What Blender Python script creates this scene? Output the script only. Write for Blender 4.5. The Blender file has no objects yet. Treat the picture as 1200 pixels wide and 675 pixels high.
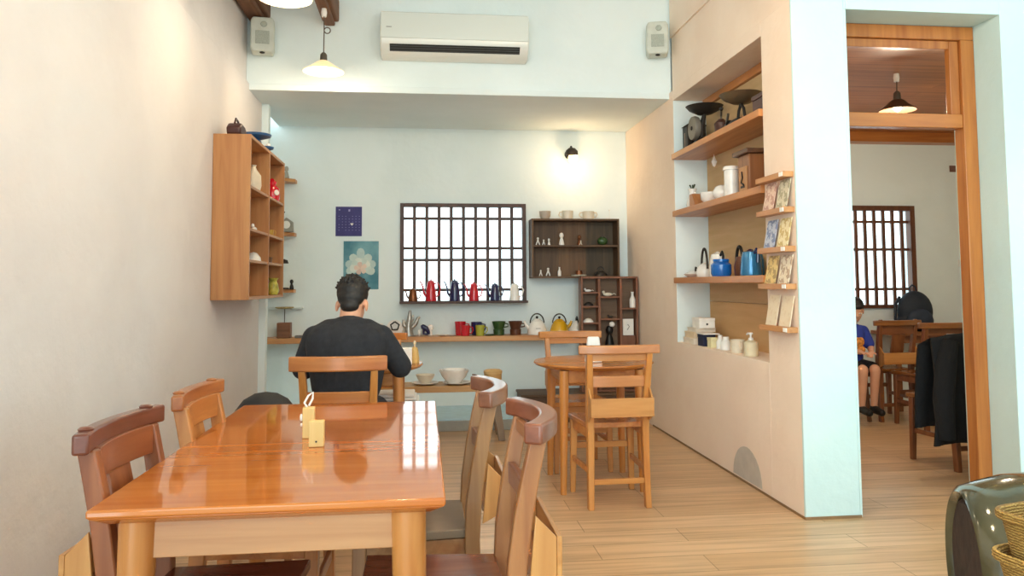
import bpy, bmesh, math, random
from mathutils import Vector, Matrix, Euler
random.seed(7)
C = bpy.context.scene.collection
PI = math.pi
V = Vector

# ------------------------------------------------------------------ materials
def nt(name):
    m = bpy.data.materials.new(name); m.use_nodes = True
    n = m.node_tree.nodes; l = m.node_tree.links
    return m, n, l, n['Principled BSDF']
def rgb(h):
    h = h.lstrip('#')
    def f(c): return c/12.92 if c <= .04045 else ((c+.055)/1.055)**2.4
    return tuple(f(int(h[i:i+2], 16)/255) for i in (0, 2, 4)) + (1,)
def plain(name, col, rough=.5, metal=0, var=.06, scale=14, bump=0, coat=0, spec=.5):
    m, n, l, b = nt(name)
    tc = n.new('ShaderNodeTexCoord'); no = n.new('ShaderNodeTexNoise'); no.inputs['Scale'].default_value = scale
    no.inputs['Detail'].default_value = 4
    l.new(tc.outputs['Object'], no.inputs['Vector'])
    rp = n.new('ShaderNodeValToRGB'); c = rgb(col)
    rp.color_ramp.elements[0].color = tuple(x*(1-var) for x in c[:3])+(1,)
    rp.color_ramp.elements[1].color = tuple(min(1, x*(1+var)) for x in c[:3])+(1,)
    rp.color_ramp.elements[0].position = .35; rp.color_ramp.elements[1].position = .65
    l.new(no.outputs['Fac'], rp.inputs['Fac']); l.new(rp.outputs['Color'], b.inputs['Base Color'])
    b.inputs['Roughness'].default_value = rough; b.inputs['Metallic'].default_value = metal
    b.inputs['Coat Weight'].default_value = coat; b.inputs['Specular IOR Level'].default_value = spec
    if bump:
        bp = n.new('ShaderNodeBump'); bp.inputs['Strength'].default_value = bump; bp.inputs['Distance'].default_value = .01
        l.new(no.outputs['Fac'], bp.inputs['Height']); l.new(bp.outputs['Normal'], b.inputs['Normal'])
    return m
_w = {}
def wood(c1, c2, axis='z', rough=.35, scale=1.0, coat=.2):
    k = (c1, c2, axis, rough, scale, coat)
    if k in _w: return _w[k]
    m, n, l, b = nt('wood')
    tc = n.new('ShaderNodeTexCoord'); mp = n.new('ShaderNodeMapping'); oi = n.new('ShaderNodeObjectInfo')
    s = {'x': (1.6, 22, 22), 'y': (22, 1.6, 22), 'z': (22, 22, 1.6)}[axis]
    mp.inputs['Scale'].default_value = tuple(q*scale for q in s)
    cm = n.new('ShaderNodeMath'); cm.operation = 'MULTIPLY'; cm.inputs[1].default_value = 13
    l.new(oi.outputs['Random'], cm.inputs[0]); l.new(cm.outputs[0], mp.inputs['Location'])
    l.new(tc.outputs['Object'], mp.inputs['Vector'])
    no = n.new('ShaderNodeTexNoise'); no.inputs['Scale'].default_value = 1; no.inputs['Detail'].default_value = 6
    no.inputs['Distortion'].default_value = .6
    l.new(mp.outputs[0], no.inputs['Vector'])
    rp = n.new('ShaderNodeValToRGB'); rp.color_ramp.elements[0].color = rgb(c1); rp.color_ramp.elements[1].color = rgb(c2)
    rp.color_ramp.elements[0].position = .3; rp.color_ramp.elements[1].position = .68
    l.new(no.outputs['Fac'], rp.inputs['Fac']); l.new(rp.outputs['Color'], b.inputs['Base Color'])
    b.inputs['Roughness'].default_value = rough; b.inputs['Coat Weight'].default_value = coat
    b.inputs['Coat Roughness'].default_value = .15
    _w[k] = m
    return m
def plaster(name, c1, c2, bump=.25):
    m, n, l, b = nt(name)
    tc = n.new('ShaderNodeTexCoord')
    a = n.new('ShaderNodeTexNoise'); a.inputs['Scale'].default_value = 1.3; a.inputs['Detail'].default_value = 6
    l.new(tc.outputs['Object'], a.inputs['Vector'])
    rp = n.new('ShaderNodeValToRGB'); rp.color_ramp.elements[0].color = rgb(c1); rp.color_ramp.elements[1].color = rgb(c2)
    rp.color_ramp.elements[0].position = .3; rp.color_ramp.elements[1].position = .6
    l.new(a.outputs['Fac'], rp.inputs['Fac']); l.new(rp.outputs['Color'], b.inputs['Base Color'])
    h = n.new('ShaderNodeTexNoise'); h.inputs['Scale'].default_value = 9; h.inputs['Detail'].default_value = 8
    l.new(tc.outputs['Object'], h.inputs['Vector'])
    bp = n.new('ShaderNodeBump'); bp.inputs['Strength'].default_value = bump; bp.inputs['Distance'].default_value = .02
    l.new(h.outputs['Fac'], bp.inputs['Height']); l.new(bp.outputs['Normal'], b.inputs['Normal'])
    b.inputs['Roughness'].default_value = .85; b.inputs['Specular IOR Level'].default_value = .2
    return m
def glow(name, col, s):
    m, n, l, b = nt(name)
    b.inputs['Base Color'].default_value = rgb(col); b.inputs['Emission Color'].default_value = rgb(col)
    b.inputs['Emission Strength'].default_value = s
    return m
def planks(name, cols, sx, sy, rough, rot=0):
    m, n, l, b = nt(name)
    tc = n.new('ShaderNodeTexCoord'); mp = n.new('ShaderNodeMapping')
    mp.inputs['Rotation'].default_value = (0, 0, rot)
    l.new(tc.outputs['Object'], mp.inputs['Vector'])
    br = n.new('ShaderNodeTexBrick'); br.inputs['Scale'].default_value = 1
    br.inputs['Brick Width'].default_value = sx; br.inputs['Row Height'].default_value = sy
    br.inputs['Mortar Size'].default_value = .0025; br.inputs['Mortar Smooth'].default_value = .3
    br.inputs['Color1'].default_value = rgb(cols[0]); br.inputs['Color2'].default_value = rgb(cols[1]); br.inputs['Mortar'].default_value = rgb(cols[2])
    br.offset = .37
    l.new(mp.outputs[0], br.inputs['Vector'])
    m2 = n.new('ShaderNodeMapping'); m2.inputs['Scale'].default_value = (1.4, 26, 5)
    l.new(mp.outputs[0], m2.inputs['Vector'])
    no = n.new('ShaderNodeTexNoise'); no.inputs['Scale'].default_value = 1; no.inputs['Detail'].default_value = 7; no.inputs['Distortion'].default_value = .8
    l.new(m2.outputs[0], no.inputs['Vector'])
    rp = n.new('ShaderNodeValToRGB'); rp.color_ramp.elements[0].color = (.55, .5, .45, 1); rp.color_ramp.elements[1].color = (1, 1, 1, 1)
    rp.color_ramp.elements[0].position = .28; rp.color_ramp.elements[1].position = .62
    l.new(no.outputs['Fac'], rp.inputs['Fac'])
    mx = n.new('ShaderNodeMix'); mx.data_type = 'RGBA'; mx.blend_type = 'MULTIPLY'; mx.inputs[0].default_value = .75
    l.new(br.outputs['Color'], mx.inputs[6]); l.new(rp.outputs['Color'], mx.inputs[7])
    l.new(mx.outputs[2], b.inputs['Base Color'])
    b.inputs['Roughness'].default_value = rough
    bp = n.new('ShaderNodeBump'); bp.inputs['Strength'].default_value = .2; bp.inputs['Distance'].default_value = .003; bp.invert = True
    l.new(br.outputs['Fac'], bp.inputs['Height']); l.new(bp.outputs['Normal'], b.inputs['Normal'])
    return m

# ------------------------------------------------------------------ mesh builder
class MB:
    def __init__(s): s.v = []; s.f = []
    def add(s, vs, fs, M=None):
        o = len(s.v)
        for p in vs:
            p = V(p)
            s.v.append(M @ p if M else p)
        for q in fs: s.f.append([i+o for i in q])
        return s
    def hexa(s, p, M=None):   # bottom 4 ccw, top 4 ccw
        return s.add(p, [(3, 2, 1, 0), (4, 5, 6, 7), (0, 1, 5, 4), (1, 2, 6, 5), (2, 3, 7, 6), (3, 0, 4, 7)], M)
    def box(s, x0, x1, y0, y1, z0, z1, M=None):
        return s.hexa([(x0, y0, z0), (x1, y0, z0), (x1, y1, z0), (x0, y1, z0), (x0, y0, z1), (x1, y0, z1), (x1, y1, z1), (x0, y1, z1)], M)
    def bar(s, a, b, w, d, w2=None, d2=None, up=(0, 1, 0)):  # rectangular bar from a to b
        a, b = V(a), V(b); t = (b-a).normalized(); u = V(up); x = t.cross(u).normalized(); y = x.cross(t).normalized()
        w2 = w if w2 is None else w2; d2 = d if d2 is None else d2
        P = []
        for c, ww, dd in ((a, w, d), (b, w2, d2)):
            for sx, sy in ((-1, -1), (1, -1), (1, 1), (-1, 1)):
                P.append(c + x*sx*ww/2 + y*sy*dd/2)
        vol = (P[1]-P[0]).cross(P[3]-P[0]).dot(P[4]-P[0])
        if vol < 0: P = [P[3], P[2], P[1], P[0], P[7], P[6], P[5], P[4]]
        return s.hexa(P)
    def tube(s, pts, r, seg=10, M=None):
        pts = [V(p) for p in pts]; n = len(pts)
        rs = r if isinstance(r, (list, tuple)) else [r]*n
        vs = []; fs = []
        t0 = (pts[1]-pts[0]).normalized()
        ref = V((0, 0, 1)) if abs(t0.z) < .9 else V((1, 0, 0))
        x = t0.cross(ref).normalized()
        for i in range(n):
            t = (pts[min(i+1, n-1)]-pts[max(i-1, 0)]).normalized()
            x = (x - t*x.dot(t)).normalized(); y = t.cross(x)
            for k in range(seg):
                a = 2*PI*k/seg
                vs.append(pts[i] + (x*math.cos(a)+y*math.sin(a))*rs[i])
        for i in range(n-1):
            for k in range(seg):
                k2 = (k+1) % seg
                fs.append((i*seg+k, i*seg+k2, (i+1)*seg+k2, (i+1)*seg+k))
        fs.append(tuple(reversed(range(seg)))); fs.append(tuple(range((n-1)*seg, n*seg)))
        return s.add(vs, fs, M)
    def lathe(s, prof, c=(0, 0, 0), seg=24, M=None, sx=1, sy=1):
        vs = []; fs = []; n = len(prof)
        for r, z in prof:
            r = max(r, .0004)
            for k in range(seg):
                a = 2*PI*k/seg
                vs.append((c[0]+sx*r*math.cos(a), c[1]+sy*r*math.sin(a), c[2]+z))
        for i in range(n-1):
            for k in range(seg):
                k2 = (k+1) % seg
                fs.append((i*seg+k, i*seg+k2, (i+1)*seg+k2, (i+1)*seg+k))
        fs.append(tuple(reversed(range(seg)))); fs.append(tuple(range((n-1)*seg, n*seg)))
        return s.add(vs, fs, M)
    def ball(s, c, r, seg=14, M=None):
        if not isinstance(r, (tuple, list)): r = (r, r, r)
        n = max(6, seg//2+1)
        T = Matrix.Translation(V(c)) @ Matrix.Diagonal((*r, 1))
        if M: T = M @ T
        return s.lathe([(math.sin(PI*i/n), -math.cos(PI*i/n)) for i in range(n+1)], seg=seg, M=T)
    def prism(s, pts, h0, h1, plane='xy', M=None):  # polygon (ccw) extruded along the third axis
        n = len(pts); vs = []
        for h in (h0, h1):
            for a, b in pts:
                vs.append({'xy': (a, b, h), 'xz': (a, h, b), 'yz': (h, a, b)}[plane])
        fs = [tuple(reversed(range(n))), tuple(range(n, 2*n))] + [(i, (i+1) % n, n+(i+1) % n, n+i) for i in range(n)]
        return s.add(vs, fs, M)
    def torus(s, c, R, r, seg=24, sub=8, M=None, a0=0, a1=2*PI):
        pts = []
        full = abs(a1-a0) > 6.28
        k = seg+1
        for i in range(k):
            a = a0+(a1-a0)*i/seg
            pts.append((c[0]+R*math.cos(a), c[1]+R*math.sin(a), c[2]))
        return s.tube(pts, r, sub, M)
    def build(s, name, mat, parent=None, bevel=0, smooth=40, loc=None, rot=None, seg=2):
        me = bpy.data.meshes.new(name); me.from_pydata([tuple(p) for p in s.v], [], s.f); me.update()
        bm = bmesh.new(); bm.from_mesh(me); bmesh.ops.recalc_face_normals(bm, faces=bm.faces); bm.to_mesh(me); bm.free()
        if mat: me.materials.append(mat)
        for p in me.polygons: p.use_smooth = True
        me.set_sharp_from_angle(angle=math.radians(smooth))
        o = bpy.data.objects.new(name, me); C.objects.link(o)
        if parent: o.parent = parent
        if loc: o.location = loc
        if rot: o.rotation_euler = rot
        if bevel:
            b = o.modifiers.new('b', 'BEVEL'); b.width = bevel; b.segments = seg; b.limit_method = 'ANGLE'; b.angle_limit = .7
        return o
def thing(name, label, cat, loc=(0, 0, 0), rotz=0, group=None):
    o = bpy.data.objects.new(name, None); C.objects.link(o); o.empty_display_size = .05
    o.location = loc; o.rotation_euler = (0, 0, rotz)
    return tag(o, label, cat, group)
def tag(o, label, cat, group=None):
    o['label'] = label; o['category'] = cat
    if group: o['group'] = group
    return o
def struct(name, mb, mat, bevel=0, parent=None):
    o = mb.build(name, mat, parent, bevel)
    if not parent: o['kind'] = 'structure'
    return o
def RZ(a): return Matrix.Rotation(a, 4, 'Z')
def RX(a): return Matrix.Rotation(a, 4, 'X')
def RY(a): return Matrix.Rotation(a, 4, 'Y')
def T(*p): return Matrix.Translation(V(p))

# ------------------------------------------------------------------ colours
W_WHITE = plaster('white_plaster', '#E0EDEE', '#EAF5F6')
W_WARMLIT = plaster('warm_lit_plaster_left', '#DCD7D5', '#E6E2E0', .4)  # left wall: warm lamp and bounce light tinted into the plaster colour
W_GREY = plain('cool_grey_paint', '#DDE0DD', .8, bump=.1)
M_CEIL = plain('ceiling_paint', '#ECEDEA', .9)
FLOOR = planks('floor_planks', ('#D8B58E', '#CCA67C', '#97764F'), 1.25, .19, .34)
CEILW = planks('ceiling_planks', ('#B4743F', '#A4632F', '#6E3C18'), 2.4, .14, .5)
DARKW = wood('#3A2520', '#54362B', 'x', .5, coat=0)
DARKWZ = wood('#3A2520', '#54362B', 'z', .5, coat=0)
SHELFW = wood('#B97A45', '#D09A63', 'x', .45)
SHELFWY = wood('#B4703A', '#CC8C52', 'y', .45)
UNITW = wood('#A97042', '#C28C58', 'z', .5)
UNITWY = wood('#A9713F', '#BF8A55', 'y', .5)
FRAMEW = wood('#A05A26', '#BE7838', 'z', .4)
FRAMEWX = wood('#A05A26', '#BE7838', 'x', .4)
TABLEW = wood('#B05A20', '#CB7A36', 'x', .05, .7, coat=.3)
TABLEY = wood('#B86C2C', '#CD8A4A', 'x', .3)
TABLEZ = wood('#AE6A30', '#C88848', 'z', .3)
OLDW = wood('#4A3423', '#6B4F35', 'x', .6, coat=0)
OLDWZ = wood('#4A3423', '#6B4F35', 'z', .6, coat=0)
CASEW = wood('#6B4129', '#875439', 'z', .5)
CASEB = wood('#5F4632', '#755A42', 'x', .6, coat=0)
BLACK = plain('black_metal', '#1B1A19', .4, .3)
WHITEC = plain('white_ceramic', '#F2EEE8', .2, coat=.4)
WHITEP = plain('white_plastic', '#EDEEEA', .35)
CREAMC = plain('cream_ceramic', '#DED4C0', .35)
BEIGE = plain('beige_card', '#E4CFAE', .7)
REDE = plain('red_enamel', '#C8182A', .15, coat=.6)
NAVY = plain('navy_enamel', '#1D2350', .15, coat=.6)
BLUEE = plain('blue_enamel', '#1766B8', .15, coat=.6)
TEALE = plain('steel_blue_enamel', '#2E77A6', .2, .3, coat=.5)
YEL = plain('yellow_enamel', '#D9A512', .2, coat=.5)
OLIVE = plain('olive_ceramic', '#A8A83A', .25, coat=.4)
GREEN = plain('green_glaze', '#33502A', .3)
BROWNC = plain('brown_glaze', '#5B3421', .3)
COPPER = plain('copper', '#7A4A2C', .3, .6)
BRASSY = plain('aged_metal', '#6F6A60', .45, .7)
IRON = plain('dark_iron', '#35302C', .5, .5)
PAPER = plain('paper', '#F4F1EA', .8)
SKIN = plain('skin', '#D9A283', .55, var=.03)
HAIR = plain('black_hair', '#15110F', .55, var=.3, scale=60)
SHIRT = plain('black_cotton', '#23252B', .9, var=.15, scale=40, bump=.1)
DENIM = plain('dark_trousers', '#2B2D35', .9)
SPKR = plain('speaker_plastic', '#CBD0C6', .6)
GRILLE = plain('speaker_grille', '#A9B0A6', .7, scale=200, var=.15)

# ------------------------------------------------------------------ the room
XL, XR, YB, YH = -1.317, 1.959, 7.267, 5.92
struct('floor', MB().box(-1.6, 6.2, -1.2, YB, -.1, 0), FLOOR)
# left wall: lower part stands a little proud of the upper part
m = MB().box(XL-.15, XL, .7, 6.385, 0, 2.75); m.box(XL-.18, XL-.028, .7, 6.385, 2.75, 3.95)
struct('wall_left', m, W_WARMLIT, .004)
m = MB().box(XL-.15, XL+.055, 6.387, 6.46, 0, 2.70); m.box(XL-.3, -1.45, 6.47, YB, 0, 2.70)
struct('wall_left_return', m, W_WHITE, .004)
# back wall with two window holes
wx0, wx1, wz0, wz1 = -.222, .966, 1.045, 1.985
m = MB()
for a in ((-1.6, wx0, 0, 3.95), (wx1, 4.0, 0, 3.95), (wx0, wx1, 0, wz0), (wx0, wx1, wz1, 3.95),
          (4.0, 4.94, 0, .96), (4.0, 4.94, 1.99, 3.95), (4.94, 6.3, 0, 3.95)):
    m.box(a[0], a[1], YB, YB+.2, a[2], a[3])
struct('wall_back', m, W_WHITE)
# header over the recess and the recess ceiling
m = MB().box(XL-.028, XR+.028, YH, YB-.001, 2.70, 2.75); m.box(XL-.027, XR+.027, YH+.02, YB-.001, 2.751, 3.94)
struct('wall_header', m, W_WHITE, .003)
# right wall with the niche
nY0, nY1, nZ0, nZ1 = 4.225, 5.825, .765, 2.665
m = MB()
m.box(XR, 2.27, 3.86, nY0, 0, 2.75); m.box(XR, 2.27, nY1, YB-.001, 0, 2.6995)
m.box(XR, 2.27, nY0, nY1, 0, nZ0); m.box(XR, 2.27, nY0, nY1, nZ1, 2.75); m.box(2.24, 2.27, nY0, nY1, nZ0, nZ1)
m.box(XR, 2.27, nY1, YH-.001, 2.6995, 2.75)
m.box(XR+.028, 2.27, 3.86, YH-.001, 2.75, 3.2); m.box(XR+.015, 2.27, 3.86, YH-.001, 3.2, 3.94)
struct('wall_right', m, plaster('warm_lit_plaster_right', '#EED8C4', '#F5E3D1', .4), .003)  # warm light on this side wall is mixed into its plaster colour
struct('trim_daylit_jamb', MB().box(XR+.001, 2.2395, nY1-.006, nY1-.0005, nZ0+.0005, nZ1-.0005), W_WHITE)  # added thin sheet; its paler colour stands for daylight on the far jamb
# front-facing wall with the opening to the next room
m = MB()
m.box(XR-.002, 2.255, 3.845, 3.861, 0, 3.94)
m.box(2.255, 2.27, 3.845, 4.25, 0, 2.70)
m.box(3.175, 6.3, 3.845, 4.25, 0, 3.94)
m.box(2.27, 3.175, 3.845, 4.25, 2.70, 3.94); m.box(2.255, 2.27, 3.845, 3.861, 2.70, 3.94)
struct('wall_front', m, plaster('cool_white_plaster', '#C4DDDC', '#CEE4E2', .3), .003)
struct('ceiling', MB().box(-1.6, 6.3, -1.2, YB+.2, 3.95, 4.05), M_CEIL)
struct('ceiling_room', MB().box(2.275, 6.3, 4.26, YB-.001, 2.72, 2.80), CEILW)
struct('wall_room', MB().box(6.2, 6.3, 4.26, YB-.001, 0, 2.715), W_WHITE)
struct('trim_1', MB().box(2.275, 6.19, 7.12, YB-.001, 2.62, 2.719), FRAMEWX)
# thin dark joint between the pier and the floor
m = MB().box(XR-.006, XR-.001, 3.845, 6.5, 0, .012); m.box(XR-.006, 2.262, 3.838, 3.844, 0, .014)
struct('baseboard_right', m, plain('joint_dark', '#8A6A48', .8))
# stains on the right wall
def patch(name, pts, x, mat):
    return struct(name, MB().prism(pts, x-.0012, x-.0002, 'yz'), mat)
arch = [(4.28, .02), (4.80, .02)] + [(4.57+.21*math.cos(a), .02+.21*math.sin(a)*.9) for a in [i*PI/14 for i in range(1, 14)]]
patch('trim_2', [(4.36, .02)]+[(4.57-.21*math.cos(a), .02+.2*math.sin(a)) for a in [i*PI/14 for i in range(0, 15)]][1:], XR, plain('bare_cement', '#C3BCB1', .9, bump=.3))

# low platform along the back
m = MB().box(-1.45, .84, 6.5, YB-.001, 0, .085)
struct('trim_3', m, plain('grey_cement', '#A3A49C', .8, bump=.2), .004)
struct('trim_4', MB().box(-1.449, .835, 6.515, YB-.001, .0852, .093), plain('pale_blue_screed', '#BFE2F2', .4))

# roof beams
def beam(name, x0, x1, z0, z1, y0, label):
    m = MB().box(x0, x1, y0, YH+.018, z0, z1)
    m.box(x0+.02, x1-.03, y0, YH+.016, z0-.035, z0-.0005)
    o = m.build(name, wood('#5E3B22', '#80573A', 'y', .7, coat=0), bevel=.012); o['kind'] = 'structure'
beam('beam_1', XL-.026, -1.17, 3.26, 3.45, -1.2, '')
beam('beam_2', -.785, -.655, 3.25, 3.42, -1.2, '')

# ------------------------------------------------------------------ windows
def lattice(name, x0, x1, z0, z1, nbar, rails, mat, matz, fw=.035):
    m = MB()
    y0, y1 = YB-.03, YB+.05
    m.box(x0, x0+fw, y0, y1, z0, z1); m.box(x1-fw, x1, y0, y1, z0, z1)
    m.box(x0+fw, x1-fw, y0, y1, z0, z0+fw*.7); m.box(x0+fw, x1-fw, y0, y1, z1-fw, z1)
    w = m.build(name, matz, bevel=.003); w['kind'] = 'structure'
    b = MB()
    for i in range(1, nbar+1):
        x = x0+fw/2+(x1-x0-fw)*i/(nbar+1)
        b.box(x-.0155, x+.0155, YB, YB+.022, z0+fw*.7, z1-fw)
    b.build('bars', matz, w)
    r = MB()
    for z in rails: r.box(x0+fw, x1-fw, YB+.023, YB+.04, z-.0135, z+.0135)
    r.build('rails', mat, w)
    g, n, l, bs = nt('clear_glass')
    tr = n.new('ShaderNodeBsdfTransparent'); gl = n.new('ShaderNodeBsdfGlossy'); gl.inputs['Roughness'].default_value = .05
    mx = n.new('ShaderNodeMixShader'); mx.inputs[0].default_value = .06
    l.new(tr.outputs[0], mx.inputs[1]); l.new(gl.outputs[0], mx.inputs[2]); l.new(mx.outputs[0], n['Material Output'].inputs['Surface'])
    MB().box(x0+.01, x1-.01, YB+.06, YB+.064, z0+.01, z1-.01).build('pane', g, w)
    return w
lattice('window_1', wx0, wx1, wz0, wz1, 9, (1.845, 1.563, 1.452, 1.17), DARKW, DARKWZ)
BRW = wood('#55301C', '#70432A', 'z', .5, coat=0)
lattice('window_2', 4.0, 4.94, .96, 1.99, 8, (1.83, 1.55, 1.15), BRW, BRW, .05)
# sill ledge that carries the pots
struct('trim_5', MB().box(wx0, wx1, YB-.15, YB-.031, wz0, wz0+.022), DARKW, .002)

# opening frame with transom
t = MB()
t.box(3.09, 3.173, 4.05, 4.13, 0, 2.62); t.box(2.272, 2.33, 4.05, 4.13, 0, 2.62)
t.box(2.272, 3.173, 4.05, 4.13, 2.62, 2.698)
d = t.build('door_1', FRAMEW, bevel=.004); d['kind'] = 'structure'
MB().box(2.331, 3.089, 4.055, 4.125, 2.105, 2.185).build('transom_bar', FRAMEWX, d, .004)
m = MB(); m.box(3.03, 3.088, 4.07, 4.11, 2.186, 2.618); m.box(2.332, 3.029, 4.07, 4.11, 2.57, 2.618)
m.build('transom_sash', FRAMEW, d, .003)

# ------------------------------------------------------------------ chairs
def crest_pts(w, z0, z1, y, th, curve, n=12):
    """curved rail (plan arc, ends towards the sitter +Y): returns a closed solid"""
    m = MB(); vs = []; fs = []
    for i in range(n+1):
        u = -1+2*i/n
        yc = y + curve*u*u
        x = u*w/2
        tx = V((w/2, 2*curve*u, 0)).normalized(); nn = V((-tx.y, tx.x, 0))
        for a, zz in ((-th/2, z0), (th/2, z0), (th/2, z1), (-th/2, z1)):
            vs.append(V((x, yc, 0)) + nn*a + V((0, 0, zz)))
    for i in range(n):
        for k in range(4):
            fs.append((i*4+k, i*4+(k+1) % 4, (i+1)*4+(k+1) % 4, (i+1)*4+k))
    fs.append((3, 2, 1, 0)); fs.append((n*4, n*4+1, n*4+2, n*4+3))
    return m.add(vs, fs)
def chair(label, loc, rotz, cols, kind='slat', dark=None, group='wooden chapel chairs', seatcol=None, thick=.036, box=True, cw=.45, ch=.048, curve=.035):
    c1, c2 = cols; d1, d2 = dark or cols
    bx_ = wood('#B0733A', '#CA9152', 'x', .4); bz_ = wood('#B0733A', '#CA9152', 'z', .4)
    wz = wood(c1, c2, 'z', .35); wx = wood(c1, c2, 'x', .35); dx = wood(d1, d2, 'x', .3, coat=.4)
    t = thing('chapel_chair', label, 'chair', loc, rotz, group)
    cz0 = .886-ch
    # seat, slightly dished, wider at the front
    n = 10; vs = []; fs = []
    for j in range(n+1):
        for i in range(n+1):
            u = -1+2*i/n; q = j/n; hw = .165+.035*q
            z = .455 - .010*max(0, 1-(u*1.15)**2)*math.sin(PI*min(1, q*1.05))
            vs.append((u*hw, -.155+.365*q, z))
    nb = len(vs)
    for j in range(n+1):
        for i in range(n+1):
            u = -1+2*i/n; q = j/n; hw = .165+.035*q
            vs.append((u*hw, -.155+.365*q, .427))
    k = n+1
    for j in range(n):
        for i in range(n):
            a = j*k+i
            fs.append((a, a+1, a+k+1, a+k)); fs.append((nb+a, nb+a+k, nb+a+k+1, nb+a+1))
    for i in range(n):
        fs.append((i, nb+i, nb+i+1, i+1)); a = n*k+i; fs.append((a, a+1, nb+a+1, nb+a))
        a = i*k; fs.append((a, a+k, nb+a+k, nb+a)); a = i*k+n; fs.append((a, nb+a, nb+a+k, a+k))
    s = MB().add(vs, fs).build('seat', seatcol or wood(d1, d2, 'y', .25, coat=.4), t, .004)
    for sx in (-1, 1):
        p = MB(); vs = []; fs = []
        P = [(.160, -.200, 0, .032), (.156, -.186, .20, .035), (.154, -.178, .42, .038), (.157, -.184, .54, .038), (.161, -.200, .66, .036), (.165, -.219, .76, .034), (.168, -.236, cz0+.003, .032)]
        for x, y, z, w in P:
            for a, b in ((-1, -1), (1, -1), (1, 1), (-1, 1)): vs.append((sx*x+a*w/2, y+.006+b*w*.64, z))
        for i in range(len(P)-1):
            for k_ in range(4): fs.append((i*4+k_, i*4+(k_+1) % 4, (i+1)*4+(k_+1) % 4, (i+1)*4+k_))
        fs.append((3, 2, 1, 0)); q_ = (len(P)-1)*4; fs.append((q_, q_+1, q_+2, q_+3))
        p.add(vs, fs).build('rear_post', wz, t, .004, smooth=60)
        MB().bar((sx*.178, .185, 0), (sx*.170, .175, .426), .03, .03, .042, .042).build('leg', wz, t, .004)
        MB().bar((sx*.158, -.165, .20), (sx*.173, .165, .20), .018, .03, up=(0, 0, 1)).build('stretcher', wz, t, .003)
        r = MB(); r.bar((sx*.156, -.155, .400), (sx*.172, .155, .400), .018, .05, up=(0, 0, 1)); r.build('seat_rail', wx, t, .002)
    MB().bar((-.145, -.188, .145), (.145, -.188, .145), .03, .018).build('stretcher', wx, t, .003)
    MB().bar((-.155, .182, .27), (.155, .182, .27), .035, .018).build('stretcher', wx, t, .003)
    MB().bar((-.15, .180, .400), (.15, .180, .400), .05, .018).build('seat_rail', wx, t, .002)
    cr = crest_pts(cw, cz0, cz0+ch, -.236-curve*.6, thick, curve, 20).build('crest_rail', dx, t, .007, seg=3)
    if kind == 'splat':
        for sx in (-1, 1): MB().lathe([(.0, 0), (.017, 0), (.018, .004), (.013, .008), (.0, .009)], (sx*.166, -.238, cz0+ch-.001), 14).build('dowel_cap', dx, t)
    if kind == 'splat':
        crest_pts(.305, .765, .843, -.240, .026, .018).build('top_rail', wx, t, .002)
        crest_pts(.31, .56, .60, -.200, .02, .01).build('lower_rail', wx, t, .002)
        MB().bar((0, -.202, .601), (0, -.240, .764), .12, .016, .12, .016).build('splat', wz, t, .002)
    else:
        if ch < .06: crest_pts(.305, .80, .836, -.230, .018, .008).build('top_rail', wx, t, .002)
        crest_pts(.30, .655, .715, -.207, .02, .008).build('back_slat', dx, t, .004)
    if box:
        bb = MB().box(-.175, .175, -.287, -.274, .505, .605).build('book_box', bx_, t, .002)
        for sx in (-1, 1):
            MB().prism([(-.2735, .507), (-.204, .47), (-.222, .655), (-.2735, .603)], sx*.170-.005, sx*.170+.005, 'yz').build('box_side', bz_, bb, .002)
        MB().box(-.164, .164, -.2735, -.205, .507, .514).build('box_floor', wx, bb)
    return t
RED = ('#7A4024', '#9A5A34'); DARKR = ('#5C2D1E', '#7A4230')
MID = ('#A8652F', '#C78748'); ORG = ('#B46E30', '#D08F4C'); TAN = ('#AE774A', '#C69366')
chair('dark reddish splat-back chapel chair, nearest one on the left of the long table', (-.535, 2.07, 0), -PI/2-.06, RED, 'splat', DARKR)
chair('mid brown splat-back chapel chair left of the long table, beyond the dark reddish one', (-.515, 2.68, 0), -PI/2-.03, MID, 'splat', ('#96562E', '#B2703C'))
chair('chapel chair showing its wedge-shaped book box, nearest one on the right of the long table', (.05, 2.07, 0), PI/2, ('#8E5632', '#AE7648'), 'slat', ('#6C3826', '#8A5038'), thick=.048, curve=.07, ch=.05)
chair('grey-seated chapel chair on the right of the long table, beyond the nearer one', (-.02, 2.63, 0), PI/2, ('#875A38', '#AA7E52'), 'slat', ('#6C3F2C', '#8C5C42'), seatcol=plain('worn_grey_seat', '#857460', .6), thick=.048, curve=.07, ch=.05)
chair('orange-brown chapel chair the man in black is sitting on', (-.40, 3.955, 0), 0, ORG, 'slat', ('#A85E2A', '#C27B3E'), ch=.07)
chair('chapel chair facing the seated man across his small round table', (-.34, 5.22, 0), PI, ORG, 'slat', ('#B96A28', '#CF8238'))
chair('golden chapel chair, book box towards us, before the round table by the niche wall', (1.055, 4.36, 0), .02, ORG, 'slat', ('#A8683A', '#C58550'))
chair('chapel chair behind the round table, half hidden below the compartment tray', (1.03, 5.16, 0), PI, MID, 'slat', ORG)
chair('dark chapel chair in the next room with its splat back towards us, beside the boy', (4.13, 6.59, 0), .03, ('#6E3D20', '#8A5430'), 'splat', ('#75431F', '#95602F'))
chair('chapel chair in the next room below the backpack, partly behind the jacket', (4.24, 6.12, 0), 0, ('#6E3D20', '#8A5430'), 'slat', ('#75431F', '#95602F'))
chair('chapel chair in the next room under the hanging black jacket', (3.55, 4.87, 0), .1, ('#6A3A1E', '#8A5430'), 'slat', ('#75431F', '#95602F'), box=False)

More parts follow.
